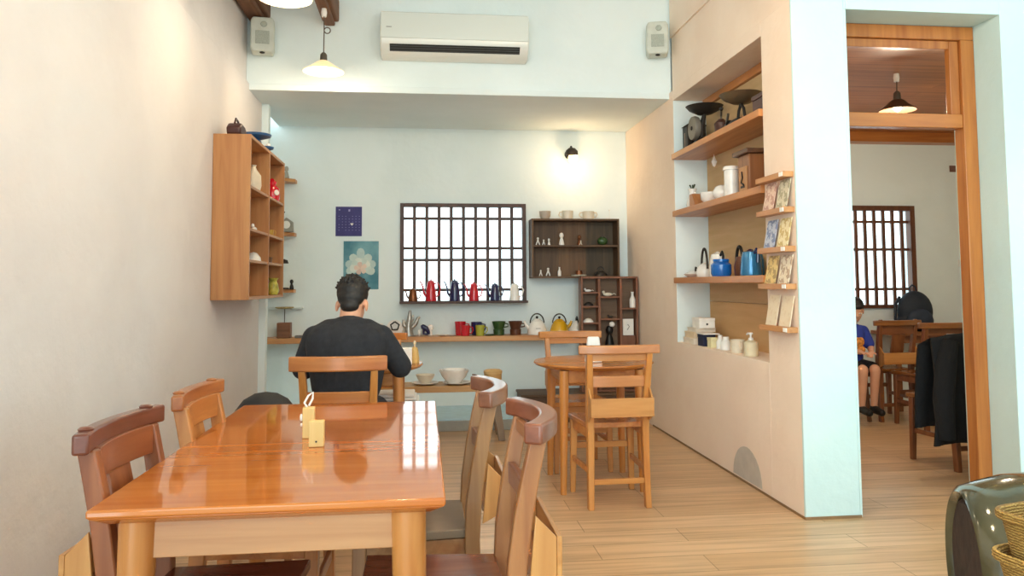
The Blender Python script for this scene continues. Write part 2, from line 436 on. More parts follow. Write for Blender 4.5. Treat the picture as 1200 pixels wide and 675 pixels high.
# ------------------------------------------------------------------ long table
t = thing('dining_table', 'long glossy orange-brown dining table in the foreground with four chairs tucked in', 'table', (-.335, 2.503, 0))
hx, hy = .385, .732
m = MB()
o = .012
m.hexa([(-hx+.03, -hy+.03, .703), (hx-.03, -hy+.03, .703), (hx-.03, hy-.03, .703), (-hx+.03, hy-.03, .703), (-hx, -hy, .722), (hx, -hy, .722), (hx, hy, .722), (-hx, hy, .722)])
m.box(-hx, hx, -hy, hy, .722, .740)
m.build('tabletop', TABLEW, t, .005, seg=3)
a = MB(); ax, ay = hx-.085, hy-.075
a.box(-ax+.03, ax-.03, -ay-.012, -ay+.012, .615, .702); a.box(-ax+.03, ax-.03, ay-.012, ay+.012, .615, .702)
a.box(-ax-.012, -ax+.012, -ay+.03, ay-.03, .615, .702); a.box(ax-.012, ax+.012, -ay+.03, ay-.03, .615, .702)
a.build('apron', wood('#A36C42', '#BE8A5C', 'x', .4), t, .002)
for sx in (-1, 1):
    for sy in (-1, 1):
        MB().tube([(sx*(ax+.012), sy*(ay+.01), 0), (sx*(ax+.006), sy*(ay+.004), .35), (sx*ax, sy*ay, .702)], [.028, .036, .041], 20).build('leg', TABLEZ, t)

# table number holders
def holder(label, loc, h, w, paper, hole):
    t = thing('wooden_card_holder', label, 'card holder', loc, .05, 'wooden holders on the long table')
    MB().box(-w/2, w/2, -.018, .018, .0005, h).build('block', wood('#D9B46E', '#E8C988', 'z', .6, coat=0), t, .002)
    if hole: MB().tube([(.0, -.0195, h*.22), (.0, -.017, h*.22)], .003, 10).build('dark_dot', BLACK, t)
    if paper:
        MB().tube([(-.006, 0, h+.0008), (-.014, -.002, h+.014), (-.002, 0, h+.036), (.012, 0, h+.046), (.011, .002, h+.026), (.0, .002, h+.004)], .0035, 8).build('white_ribbon', PAPER, t)
        k = MB(); k.ball((-w/2-.004, -.01, h*.68), (.005, .006, .012)); k.ball((-w/2-.003, -.012, h*.45), (.004, .004, .006)); k.build('white_knob', WHITEP, t)
    return t
holder('taller pale wooden holder with a white ribbon loop on top, on the long table', (-.361, 2.52, .74), .095, .036, True, False)
holder('shorter pale wooden block with a dark dot, in front of the ribbon holder', (-.318, 2.385, .74), .075, .044, False, True)

# ------------------------------------------------------------------ round tables
def round_table(label, loc, r, cols):
    t = thing('round_table', label, 'table', loc, 0, 'small round cafe tables')
    MB().lathe([(0, .712), (r-.05, .712), (r-.012, .724), (r, .736), (r-.004, .745), (0, .745)], seg=48).build('tabletop', wood(*cols, 'x', .25), t)
    q = .225
    m = MB(); m.box(-q, q, -q-.01, -q+.01, .64, .711); m.box(-q, q, q-.01, q+.01, .64, .711)
    m.box(-q-.01, -q+.01, -q+.011, q-.011, .64, .711); m.box(q-.01, q+.01, -q+.011, q-.011, .64, .711); m.build('apron', wood(*cols, 'y', .4), t, .002)
    for sx in (-1, 1):
        for sy in (-1, 1):
            MB().tube([(sx*(q+.012), sy*(q+.012), 0), (sx*q, sy*q, .711)], [.019, .030], 16).build('leg', wood(*cols, 'z', .35), t)
round_table('small round wooden cafe table standing by the niche wall, between two chairs', (1.045, 4.72, 0), .37, ('#B0682C', '#CB8742'))
round_table('small round wooden cafe table the man in black is leaning on', (-.375, 4.76, 0), .37, ('#B4723A', '#CD9052'))

# items on the round tables
t = tag(MB().hexa([(-.05, -.03, .001), (.05, -.03, .001), (.05, .03, .001), (-.05, .03, .001), (-.036, -.012, .155), (.036, -.012, .155), (.036, .012, .155), (-.036, .012, .155)]).build('napkin_box', WHITEP, bevel=.008, loc=(1.02, 4.60, .745)), 'white napkin box on the round table by the niche wall', 'napkin box')
t = tag(MB().box(-.03, .03, -.03, .03, .001, .10).build('paper_cup_box', PAPER, bevel=.004, loc=(-.10, 4.66, .745)), 'white paper box on the seated man\'s table by his right arm', 'box')
t = thing('wooden_bottle', 'pale wooden bottle with a stopper at the edge of the seated man\'s table', 'bottle', (-.055, 4.72, .745))
MB().lathe([(0, .001), (.027, .001), (.028, .03), (.022, .08), (.012, .1), (0, .1)], seg=16).build('body', wood('#C9A05A', '#DDB878', 'z', .6, coat=0), t)
MB().lathe([(.005, .1005), (.006, .115), (.010, .12), (.006, .135), (0, .137)], seg=12).build('stopper', BEIGE, t)
m = MB()
for i in range(3): m.box(-.17+.01*i, .17-.014*i, -.15, .12-.01*i, .001+.022*i, .02+.022*i)
tag(m.build('folded_cloth', plain('white_cotton', '#ECEAE6', .9, bump=.2), bevel=.009, loc=(-.20, 5.16, .457), seg=3), 'white folded cloth lying on the seat of the chair opposite the man', 'cloth')

# ------------------------------------------------------------------ left wall unit
t = thing('wall_shelf_unit', 'open wooden pigeonhole shelf hung on the left wall, side panel towards us', 'shelf', (0, 0, 0))
uy0, uy1, uz0, uz1, ux = 4.95, 6.14, 1.13, 2.175, -1.085
for (y, nm) in ((uy0, 'side_panel'), (uy1-.02, 'side_panel'), (5.55, 'divider')):
    MB().box(XL+.002, ux, y, y+.02, uz0, uz1).build(nm, UNITW, t, .002)
for z, nm in ((uz0, 'bottom_panel'), (uz1-.02, 'top_panel')):
    m = MB(); m.box(XL+.002, ux-.001, uy0+.021, 5.549, z, z+.02); m.box(XL+.002, ux-.001, 5.571, uy1-.021, z, z+.02); m.build(nm, UNITWY, t, .002)
for z in (1.385, 1.585, 1.855):
    MB().box(XL+.012, ux-.004, uy0+.021, 5.549, z-.018, z).build('shelf', UNITWY, t, .001)
    MB().box(XL+.012, ux-.004, 5.571, uy1-.021, z-.018, z).build('shelf', UNITWY, t, .001)
MB().box(XL+.002, XL+.011, uy0+.021, uy1-.021, uz0+.021, uz1-.021).build('back_panel', wood('#B98F5C', '#CDA672', 'z', .7, coat=0), t)

# corner shelves
for i, (z, lab) in enumerate(((2.19, 'topmost of three small corner shelves behind the wall unit'), (1.70, 'middle one of three small corner shelves, carrying a grey clock'), (1.185, 'lowest of three small corner shelves, carrying a black lamp'))):
    o = MB().prism([(-1.448, 7.264), (-1.448, 7.0), (-1.33, 7.0), (-1.17, 7.15), (-1.17, 7.264)], z-.03, z, 'xy').build('corner_shelf', SHELFW, bevel=.002)
    tag(o, 'small wooden shelf, '+lab, 'shelf', 'corner shelves')

# long shelf, bench, chest, printer's tray
tag(MB().box(-1.448, 1.36, 7.0, 7.264, .705, .752).build('wall_shelf', SHELFW, bevel=.003), 'long wooden wall shelf under the window carrying mugs and kettles', 'shelf')
t = thing('bench', 'low wooden bench with splayed legs under the long shelf, holding bowls and plates', 'bench', (0, 0, 0))
MB().box(-.42, .64, 6.04, 6.36, .385, .432).build('bench_top', wood('#A97C48', '#C39860', 'x', .45), t, .004)
for x, dx in ((-.34, -.06), (.55, .06)):
    for y, dy in ((6.09, -.02), (6.31, .02)):
        MB().bar((x+dx, y+dy, 0), (x, y, .384), .05, .05, .07, .06).build('leg', wood('#7C6650', '#96806A', 'z', .6), t, .003)
t = thing('wooden_chest', 'low dark wooden chest on the floor against the back wall, beside the round table', 'chest', (0, 0, 0))
MB().box(.86, 1.93, 6.78, 7.16, .001, .225).build('body', OLDW, t, .004)
MB().box(.85, 1.94, 6.77, 7.17, .226, .245).build('lid', OLDW, t, .004)

t = thing('printers_tray', 'old brown printer\'s tray with compartments standing upright by the right corner', 'display case', (0, 0, 0))
px0, px1, py0, py1, pz0, pz1 = 1.415, 1.945, 6.865, 6.985, .246, 1.285
c1, c2 = 1.585, 1.785
for nm, a in (('side_panel', px0), ('side_panel', px1-.018)): MB().box(a, a+.018, py0, py1, pz0, pz1).build(nm, CASEW, t, .002)
for a in (c1, c2): MB().box(a-.011, a+.011, py0, py1-.012, pz0+.019, pz1-.019).build('divider', CASEW, t, .002)
for a in (pz0, pz1-.018): MB().box(px0+.0185, px1-.0185, py0, py1, a, a+.018).build('rail', CASEW, t, .002)
MB().box(px0+.0185, px1-.0185, py1-.011, py1, pz0+.0185, pz1-.0185).build('back_board', CASEB, t)
for x0, x1, zs in ((px0+.0185, c1-.0115, (1.145, 1.02, .87, .7, .5)), (c1+.0115, c2-.0115, (1.105, .905, .65)), (c2+.0115, px1-.0185, (1.0, .62))):
    for z in zs: MB().box(x0, x1, py0+.002, py1-.012, z-.015, z).build('shelf', CASEW, t, .001)
tag(MB().box(1.90, 1.955, 7.02, 7.24, .246, .98).build('leaning_board', CASEW, bevel=.003), 'narrow brown wooden panel leaning in the corner behind the printer\'s tray', 'panel')

def figure(name, label, cat, loc, h, mat, group=None, kind=0):
    m = MB()
    if kind == 0:   # little standing figure
        m.lathe([(0, .0006), (.28, .0006), (.30, .08), (.2, .42), (.13, .56), (.22, .68), (.24, .8), (.16, .95), (0, 1)], seg=12, M=Matrix.Diagonal((h*.75, h*.75, h, 1)))
    elif kind == 1:  # two-legged figure
        m.tube([(-.22*h, 0, .03*h+.0006), (-.08*h, 0, .45*h)], [.07*h, .09*h], 8); m.tube([(.22*h, 0, .03*h+.0006), (.08*h, 0, .45*h)], [.07*h, .09*h], 8)
        m.tube([(0, 0, .4*h), (0, 0, .7*h)], [.16*h, .12*h], 10); m.ball((0, 0, .84*h), .15*h, 10)
    elif kind == 2:  # bottle shape
        m.lathe([(0, .0006), (.2, .0006), (.23, .1), (.22, .5), (.1, .75), (.09, .9), (.12, 1), (0, 1)], seg=14, M=Matrix.Diagonal((h*.9, h*.9, h, 1)))
    elif kind == 3:  # animal lying
        m.ball((0, 0, .35*h), (.9*h, .35*h, .35*h)); m.ball((-.8*h, 0, .75*h), (.3*h, .22*h, .28*h)); m.tube([(.8*h, 0, .35*h), (1.2*h, 0, .5*h), (1.5*h, 0, .3*h)], .08*h, 8)
    elif kind == 4:  # mound
        m.lathe([(0, .0006), (1, .0006), (.9, .4), (.5, .85), (0, 1)], seg=16, M=Matrix.Diagonal((h*1.3, h*.8, h, 1)))
    o = m.build(name, mat, loc=loc); return tag(o, label, cat, group)
g = 'small ornaments in the printer\'s tray'
yy = 6.915
figure('bone_ornament', 'small white bird-like ornament in the top left box of the printer\'s tray', 'ornament', (1.49, yy, 1.145), .035, WHITEC, g, 3)
figure('dark_ornament', 'dark mound-shaped ornament in the second box down, left column of the printer\'s tray', 'ornament', (1.495, yy, 1.02), .035, IRON, g, 4)
figure('shell', 'white shell ornament in the third box down, left column of the printer\'s tray', 'shell', (1.49, yy, .87), .038, WHITEC, g, 4)
figure('animal_ornament', 'white lying animal ornament in the top middle box of the printer\'s tray', 'ornament', (1.675, yy, 1.105), .05, CREAMC, g, 3)
figure('pipe_ornament', 'small dark ornament in the second box of the tray\'s middle column', 'ornament', (1.70, yy, .905), .03, IRON, g, 3)
o = figure('owl_ornament', 'black ornament with a white ball in the third box of the tray\'s middle column', 'ornament', (1.685, yy, .65), .19, BLACK, g, 0); MB().ball((.02, -.02, .20), .026).build('white_ball', WHITEC, o)
figure('white_bottle', 'slim white bottle in the top right box of the printer\'s tray', 'bottle', (1.905, yy, 1.0), .145, WHITEC, g, 2)
o = MB().box(-.05, .05, -.004, .004, .001, .15).build('postcard', PAPER, loc=(1.865, 6.93, .72)); tag(o, 'pale postcard with a small grey sketch in the lower right box of the printer\'s tray', 'postcard', None)
MB().tube([(-.01, -.0045, .05), (.01, -.0045, .08), (-.005, -.0045, .10)], .004, 6).build('sketch', plain('grey_ink', '#9A958C', .9), o)
o.location.z = .746
tag(MB().box(1.80, 1.923, 6.90, 6.96, .621, .745).build('wood_block', CASEW), 'brown wooden block under the postcard in the printer\'s tray', 'block')

# ------------------------------------------------------------------ wall cabinet
t = thing('wall_cabinet', 'open dark weathered wood cabinet on the back wall right of the window', 'cabinet', (0, 0, 0))
kx0, kx1, kz0, kz1, ky0 = .995, 1.83, 1.275, 1.83, 7.06
for a in (kx0, kx1-.018): MB().box(a, a+.018, ky0, YB-.002, kz0, kz1).build('side_panel', OLDWZ, t, .003)
MB().box(kx0+.0185, kx1-.0185, ky0, YB-.002, kz1-.018, kz1).build('top_panel', OLDW, t, .003)
MB().box(kx0+.0185, kx1-.0185, ky0, YB-.002, kz0, kz0+.018).build('bottom_panel', OLDW, t, .003)
MB().box(kx0+.0185, kx1-.0185, ky0+.004, YB-.02, 1.565, 1.583).build('shelf', OLDW, t, .002)
for i in range(3):
    a = kx0+.019+i*.266
    MB().box(a, a+.265, YB-.018, YB-.004, kz0+.0185, kz1-.0185).build('back_board', (OLDWZ, wood('#5A3D26', '#7A5A3C', 'z', .6, coat=0), wood('#40311F', '#5A4730', 'z', .6, coat=0))[i], t)
def cup(name, label, cat, loc, r, h, mat, handle=1, rotz=0, group=None, foot=.7):
    t = thing(name, label, cat, loc, rotz, group)
    MB().lathe([(0, .0006), (r*foot, .0006), (r*.92, h*.4), (r, h), (r*.92, h), (r*.85, h*.4), (r*foot*.9, h*.1), (0, h*.1)], seg=20).build('bowl' if handle == 0 else 'cup', mat, t)
    for s in ([1] if handle == 1 else [1, -1] if handle == 2 else []):
        MB().tube([(s*r*.94, 0, h*.85), (s*r*1.35, 0, h*.85), (s*r*1.5, 0, h*.6), (s*r*1.3, 0, h*.3), (s*r*.88, 0, h*.25)], r*.1, 8).build('handle', mat, t)
    return t
g = 'cups on top of the wall cabinet'
cup('tea_bowl', 'handleless grey-beige tea bowl on top of the wall cabinet, at its left end', 'bowl', (1.135, 7.14, kz1), .055, .075, plain('greige_ceramic', '#B9AB9C', .5), 0, 0, g)
cup('coffee_cup', 'cream cup with its handle on the left, in the middle of the cabinet top', 'cup', (1.35, 7.14, kz1), .055, .08, CREAMC, 1, PI, g, .9)
cup('coffee_cup', 'cream cup with its handle on the right, on the cabinet top', 'cup', (1.55, 7.14, kz1), .058, .075, CREAMC, 2, 0, g, .9)
tt = thing('wire_stand', 'tiny white wire stand on the right end of the wall cabinet', 'ornament', (1.755, 7.14, kz1))
m = MB(); m.tube([(-.03, 0, .004), (.03, 0, .004)], .003, 6); m.tube([(0, 0, .004), (0, 0, .085)], .002, 6); m.build('stand', WHITEP, tt)
MB().ball((0, 0, .088), .007, 8).build('ball_tip', WHITEP, tt)
g = 'figurines in the wall cabinet'
zU, zL = 1.583, kz0+.018
for i, (x, h, k, lab) in enumerate(((1.06, .075, 1, 'leftmost white figurine on the upper shelf of the wall cabinet'), (1.115, .055, 1, 'smallest white figurine on the upper shelf of the wall cabinet'), (1.165, .065, 0, 'third white figurine from the left on the cabinet\'s upper shelf'), (1.285, .12, 0, 'tallest white figurine on the upper shelf of the wall cabinet'))):
    figure('figurine', lab, 'figurine', (x, 7.11, zU), h, WHITEC, g, k)
figure('red_ornament', 'reddish brown ornament in the middle of the cabinet\'s upper shelf', 'ornament', (1.46, 7.14, zU), .10, COPPER, g, 0)
figure('pale_figurine', 'tiny pale figurine in front of the reddish ornament in the cabinet', 'figurine', (1.465, 7.09, zU), .045, CREAMC, g, 1)
o = MB().ball((0, 0, .0406), (.05, .035, .04)).build('green_pot', GREEN, loc=(1.68, 7.12, zU)); tag(o, 'dark green round pot on the right of the cabinet\'s upper shelf', 'pot')
m = MB().lathe([(0, .07), (.018, .072), (.012, .088), (0, .09)], seg=12).build('lid', BRASSY, o)
for x, h, k, lab in ((1.085, .06, 1, 'small white figurine at the left of the cabinet\'s lower shelf'), (1.155, .08, 1, 'second white figurine on the cabinet\'s lower shelf'), (1.262, .085, 2, 'white bottle-shaped figurine on the cabinet\'s lower shelf')):
    figure('figurine', lab, 'figurine', (x, 7.11, zL), h, WHITEC, g, k)
t2 = thing('candle_stand', 'small pale dish stand with a thin stem on the cabinet\'s lower shelf', 'candle stand', (1.45, 7.12, zL))
MB().lathe([(0, .0006), (.07, .0006), (.075, .012), (0, .014)], seg=20).build('dish', CREAMC, t2)
MB().lathe([(0, .0145), (.035, .0145), (.03, .05), (.005, .052), (.004, .13), (0, .13)], seg=14).build('stem', COPPER, t2)
o = figure('iron_pot', 'black iron pot on the right of the cabinet\'s lower shelf', 'pot', (1.66, 7.12, zL), .05, IRON, None, 4); MB().torus((0, 0, 0), .03, .004, 12, 6, T(0, 0, .055) @ RX(PI/2), 0, PI).build('handle', IRON, o)

# ------------------------------------------------------------------ pots and kettles
def coffee_pot(label, loc, h, r, mat, rotz=0, spout=1, group='enamel pots on the window sill', name='coffee_pot'):
    t = thing(name, label, 'coffee pot', loc, rotz, group)
    MB().lathe([(0, .0006), (r, .0006), (r*1.02, h*.08), (r*.9, h*.45), (r*.68, h*.82), (r*.62, h*.86), (0, h*.86)], seg=20).build('body', mat, t)
    MB().lathe([(0, h*.861), (r*.64, h*.861), (r*.5, h*.92), (r*.12, h*.95), (r*.16, h), (0, h*1.01)], seg=16).build('lid', mat, t)
    if spout: MB().tube([(-r*.85, 0, h*.22), (-r*1.25, 0, h*.36), (-r*1.4, 0, h*.6), (-r*1.75, 0, h*.84), (-r*2.05, 0, h*.9)], [r*.24, r*.2, r*.15, r*.12, r*.11], 8).build('spout', mat, t)
    MB().tube([(r*.62, 0, h*.78), (r*1.2, 0, h*.82), (r*1.7, 0, h*.58), (r*1.4, 0, h*.28), (r*.92, 0, h*.2)], r*.13, 8).build('handle', mat, t)
    return t
sy, sz = YB-.058, wz0+.022
SL = YB-.092
def slim(f): return f
coffee_pot('small brown copper pot at the left end of the window sill', (-.10, SL, sz), .125, .043, COPPER)
coffee_pot('taller red enamel coffee pot on the window sill', (.065, SL-.0, sz), .205, .051, REDE)
coffee_pot('taller navy enamel coffee pot on the window sill', (.285, SL, sz), .205, .051, NAVY)
coffee_pot('shorter red enamel coffee pot, between the two navy pots on the sill', (.463, SL, sz), .175, .047, REDE)
coffee_pot('shorter navy enamel coffee pot, next to the white one on the sill', (.66, SL, sz), .17, .047, NAVY)
coffee_pot('white enamel coffee pot at the right end of the window sill', (.845, SL, sz), .17, .05, WHITEC, 0, 0)
ws = .753
def kettle(label, loc, mat, r=.085, rotz=0, handle=True, name='kettle', group='kettles on the long shelf'):
    t = thing(name, label, 'kettle', loc, rotz, group)
    h = r*1.65
    MB().lathe([(0, .0006), (r, .0006), (r*1.03, h*.06), (r*.98, h*.3), (r*.8, h*.62), (r*.55, h*.85), (0, h*.86)], seg=24).build('body', mat, t)
    MB().lathe([(0, h*.862), (r*.5, h*.862), (r*.3, h*.97), (0, h*.99)], seg=18).build('lid', mat, t)
    MB().lathe([(0, h*.991), (r*.07, h*.991), (r*.15, h*1.06), (r*.1, h*1.14), (0, h*1.15)], seg=12).build('knob', BLACK, t)
    MB().tube([(-r*.8, 0, h*.4), (-r*1.15, 0, h*.6), (-r*1.32, 0, h*.85)], [r*.22, r*.15, r*.12], 10).build('spout', mat, t)
    if handle: MB().tube([(r*.72*math.cos(a), 0, h*.72+r*.95*math.sin(a)) for a in [i*PI/12 for i in range(13)]], r*.065, 8).build('bail_handle', BLACK, t)
    return t
k = kettle('white enamel kettle with a black bail handle on the long shelf', (1.045, 7.10, ws), WHITEC, .09)
MB().box(-.025, .02, -.0885, -.0875, .058, .062).build('dark_mark', BLACK, k)
kettle('yellow enamel kettle with a black bail handle on the long shelf', (1.255, 7.10, ws), YEL, .088, PI)
kettle('white kettle at the right end of the long shelf, mostly behind the printer\'s tray', (1.385-.1+.15-.005, 7.145, ws), WHITEC, .075, PI/2)
g = 'mugs and drippers on the long shelf'
def mug(label, x, y, mat, r=.042, h=.095, rotz=0, taper=.85, cat='mug', name='mug'):
    t = thing(name, label, cat, (x, y, ws), rotz, g)
    MB().lathe([(0, .0006), (r*taper, .0006), (r, h), (r*.9, h), (r*taper*.88, .008), (0, .008)], seg=22).build('cup', mat, t)
    MB().tube([(r*.95, 0, h*.85), (r*1.5, 0, h*.8), (r*1.6, 0, h*.5), (r*1.2, 0, h*.22), (r*.88, 0, h*.22)], r*.11, 8).build('handle', mat, t)
    return t
mug('larger red enamel mug, behind the smaller red one on the long shelf', .335, 7.15, REDE, .052, .125)
mug('smaller red enamel mug in front, on the long shelf under the window', .375, 7.045, REDE, .045, .095)
mug('navy enamel mug, between the red and the olive mugs on the long shelf', .485, 7.15, NAVY, .052, .12)
mug('olive green mug in front of the navy one on the long shelf', .51, 7.045, OLIVE, .043, .095)
def dripper(label, x, mat):
    t = thing('coffee_dripper', label, 'dripper', (x, 7.12, ws), 0, g)
    MB().lathe([(0, .0006), (.05, .0006), (.052, .05), (.045, .055), (.062, .115), (.064, .125), (.056, .125), (.035, .06), (0, .058)], seg=22).build('cup', mat, t)
    MB().tube([(.055, 0, .105), (.085, 0, .1), (.085, 0, .075), (.05, 0, .07)], .006, 8).build('handle', mat, t)
dripper('dark green coffee dripper on the long shelf', .69, GREEN)
dripper('dark brown coffee dripper on the long shelf, next to the white kettle', .845, BROWNC)
o = thing('small_dish', 'flat grey-green dish between the olive mug and the green dripper', 'dish', (.60, 7.05, ws))
MB().lathe([(0, .0006), (.04, .0006), (.05, .012), (.04, .012), (0, .006)], seg=18).build('dish', GREEN, o)
o = thing('white_bowl', 'white bowl with crumpled paper on the shelf just beyond the man\'s shoulder', 'bowl', (-.43, 7.10, ws))
MB().lathe([(0, .0006), (.035, .0006), (.085, .08), (.08, .08), (.03, .01), (0, .01)], seg=20).build('bowl', WHITEC, o)
m = MB(); [m.ball((random.uniform(-.05, .05), random.uniform(-.03, .03), .085+random.uniform(0, .02)), random.uniform(.018, .03), 8) for _ in range(9)]
m.build('crumpled_paper', PAPER, o)
o = thing('ring_ornament', 'white dish standing upright with a dark pentagonal ring on the long shelf', 'ornament', (-.262, 7.13, ws))
MB().lathe([(.0, 0), (.062, 0), (.075, .012), (.06, .014), (0, .008)], seg=24, M=T(0, .0, .0762) @ RX(PI/2+.12)).build('plate', WHITEC, o)
MB().tube([(.04*math.cos(a), -.022, .092+.04*math.sin(a)) for a in [PI/2+i*2*PI/5 for i in range(6)]], .007, 8).build('ring', IRON, o)
o = thing('branching_ornament', 'silver cactus-like branching ornament on the long shelf', 'ornament', (-.125, 7.11, ws))
m = MB(); m.tube([(-.01, 0, .001), (-.015, 0, .1), (-.005, 0, .16), (.0, 0, .235)], [.045, .03, .024, .01], 12)
m.tube([(-.02, 0, .07), (-.055, 0, .10), (-.06, 0, .15)], [.018, .02, .01], 10); m.tube([(0, 0, .06), (.05, 0, .11), (.075, 0, .165), (.09, 0, .175)], [.018, .02, .014, .008], 10)
m.tube([(.0, 0, .12), (.025, -.01, .15), (.03, -.01, .19)], [.014, .013, .006], 8)
m.build('figure', plain('silver', '#A9A39B', .3, .6, var=.25, scale=30), o)
MB().box(-.04, .05, -.04, .035, .0005, .0009).build('base', IRON, o)
o = thing('blue_white_animal', 'small blue and white animal ornament on the long shelf', 'ornament', (.01, 7.11, ws))
m = MB(); m.tube([(-.03, 0, .10), (-.02, 0, .085), (.02, 0, .06), (.045, 0, .018)], [.012, .024, .026, .012], 10); m.tube([(-.01, 0, .08), (-.012, 0, .02), (.03, 0, .014)], [.014, .012, .012], 8); m.build('body', NAVY, o)
m = MB(); m.ball((.05, .0, .075), (.028, .02, .028)); m.tube([(.05, 0, .06), (.055, 0, .004)], .014, 8); m.ball((-.05, 0, .03), (.018, .015, .029)); m.build('white_part', WHITEC, o)
for x, r, mt, lab in ((.17, .045, CREAMC, 'flat cream saucer on the long shelf left of the red mugs'), (.26, .035, WHITEC, 'tiny white saucer next to the larger red mug')):
    o = MB().lathe([(0, .0006), (r*.6, .0006), (r, .010), (r*.95, .011), (0, .005)], seg=18).build('saucer', mt, loc=(x, 7.08, ws)); tag(o, lab, 'saucer', 'saucers on the long shelf')
o = thing('specimen_stand', 'brass leaf disc on a thin rod in a brown wood block on the long shelf', 'ornament', (-1.24, 7.10, ws))
MB().box(-.058, .058, -.05, .05, .0005, .135).build('block', wood('#6B4027', '#84563A', 'x', .6), o, .003)
MB().tube([(0, 0, .1355), (.002, 0, .255)], .0035, 8).build('rod', IRON, o)
MB().lathe([(0, .256), (.06, .258), (.085, .268), (.08, .275), (.03, .266), (0, .266)], seg=24, sy=.8).build('disc', plain('brass_leaf', '#B39F6B', .45, .5, var=.3, scale=30), o)
o = MB().box(-1.40, -1.10, YB-.07, YB-.002, 1.005, 1.018).build('glass_ledge', plain('frosted_white', '#DDE8E6', .3), bevel=.002); tag(o, 'thin white ledge on the back wall behind the brass leaf disc', 'shelf')
o = MB().box(-.06, .06, -.04, .04, .0005, .02).build('notebook', plain('slate_cover', '#6E6E6C', .7), bevel=.002, loc=(-1.08, 7.08, ws)); tag(o, 'flat grey notebook on the shelf next to the brown wood block', 'notebook')

# ------------------------------------------------------------------ dishes on the bench
bz = .433
def dish(name, label, cat, x, y, z, prof, mat, parts=(), group='dishes on the bench'):
    t = thing(name, label, cat, (x, y, z), 0, group)
    MB().lathe(prof, seg=28).build('dish', mat, t)
    return t
plate = lambda r: [(0, .0006), (r*.6, .0006), (r, .016), (r*.98, .02), (r*.6, .008), (0, .008)]
bowl = lambda r, h: [(0, .0006), (r*.45, .0006), (r*.8, h*.5), (r, h), (r*.95, h), (r*.72, h*.5), (r*.4, h*.12), (0, h*.12)]
PLT = plain('speckled_plate', '#D8D2C8', .35)
dish('plate', 'beige plate under the cream bowl at the left of the bench', 'plate', .012, 6.17, bz, plate(.105), PLT)
dish('bowl', 'cream bowl standing on the beige plate on the bench', 'bowl', .012, 6.17, bz+.009, bowl(.075, .07), CREAMC)
dish('plate', 'grey plate under the two nested white bowls on the bench', 'plate', .262, 6.16, bz, plate(.115), PLT)
dish('bowl', 'larger white bowl of the nested pair on the bench', 'bowl', .24, 6.18, bz+.009, bowl(.12, .10), WHITEC)
dish('bowl', 'smaller white bowl nested in the larger one on the bench', 'bowl', .24, 6.18, bz+.024, bowl(.095, .092), WHITEC)
t = thing('ladle_bowl', 'dark lacquer bowl with a spoon, right of the white bowls on the bench', 'bowl', (.455, 6.13, bz), 0, 'dishes on the bench')
MB().lathe(bowl(.06, .05), seg=24).build('bowl', plain('dark_lacquer', '#6B5B4E', .3), t)
MB().tube([(.0, 0, .04), (-.05, -.03, .075), (-.075, -.05, .08)], [.012, .006, .006], 8).build('spoon', COPPER, t)
t = thing('bamboo_steamer', 'round pale bamboo basket at the right end of the bench, behind the chair crest', 'basket', (.555, 6.24, bz), 0, 'dishes on the bench')
MB().lathe([(0, .0006), (.07, .0006), (.072, .07), (0, .07)], seg=24).build('base', wood('#B98F55', '#D0AA70', 'x', .7, coat=0), t)
MB().lathe([(0, .0706), (.075, .0706), (.075, .09), (.06, .1), (0, .104)], seg=24).build('lid', wood('#C29A60', '#DCB87E', 'x', .7, coat=0), t)

# ------------------------------------------------------------------ posters
o = MB().box(-.817, -.577, YB-.006, YB-.001, 1.675, 1.95).build('calendar', plain('indigo_paper', '#3E3C78', .7)); tag(o, 'indigo calendar sheet with faint rows of dates on the back wall', 'calendar')
m = MB()
for r in range(6):
    for c in range(7):
        if (r*7+c) % 11 == 3: continue
        x = -.785+c*.031; z = 1.86-r*.026; m.box(x-.005, x+.003, YB-.0072, YB-.0062, z-.003, z+.003)
m.build('date_grid', plain('lilac_ink', '#8F8CC0', .8), o)
m = MB().prism([(-.668, 1.772), (-.655, 1.786), (-.655, 1.795), (-.663, 1.797), (-.668, 1.792), (-.673, 1.797), (-.681, 1.795), (-.681, 1.786)], YB-.0082, YB-.0074, 'xz'); m.build('white_heart', PAPER, o)
m = MB(); m.box(-.79, -.775, YB-.0072, YB-.0062, 1.915, 1.925); m.box(-.70, -.685, YB-.0072, YB-.0062, 1.905, 1.925); m.build('heading', plain('lilac_ink_light', '#A9A6D2', .8), o)
pm, n, l, b = nt('teal_print')
tc = n.new('ShaderNodeTexCoord'); no = n.new('ShaderNodeTexNoise'); no.inputs['Scale'].default_value = 5; no.inputs['Detail'].default_value = 5
l.new(tc.outputs['Object'], no.inputs['Vector']); rp = n.new('ShaderNodeValToRGB')
rp.color_ramp.elements[0].color = rgb('#3F7C8C'); rp.color_ramp.elements[1].color = rgb('#76A9B4'); rp.color_ramp.elements[0].position = .35; rp.color_ramp.elements[1].position = .65
l.new(no.outputs['Fac'], rp.inputs['Fac']); l.new(rp.outputs['Color'], b.inputs['Base Color']); b.inputs['Roughness'].default_value = .6
o = MB().box(-.742, -.42, YB-.006, YB-.001, 1.18, 1.628).build('poster', pm); tag(o, 'teal poster of a pale white flower on the back wall behind the man\'s head', 'poster')
pet = [plain('petal_a', '#C9DAD2', .7), plain('petal_b', '#DDE4DA', .7), plain('petal_c', '#B9CFCB', .7)]
cx, cz = -.585, 1.375
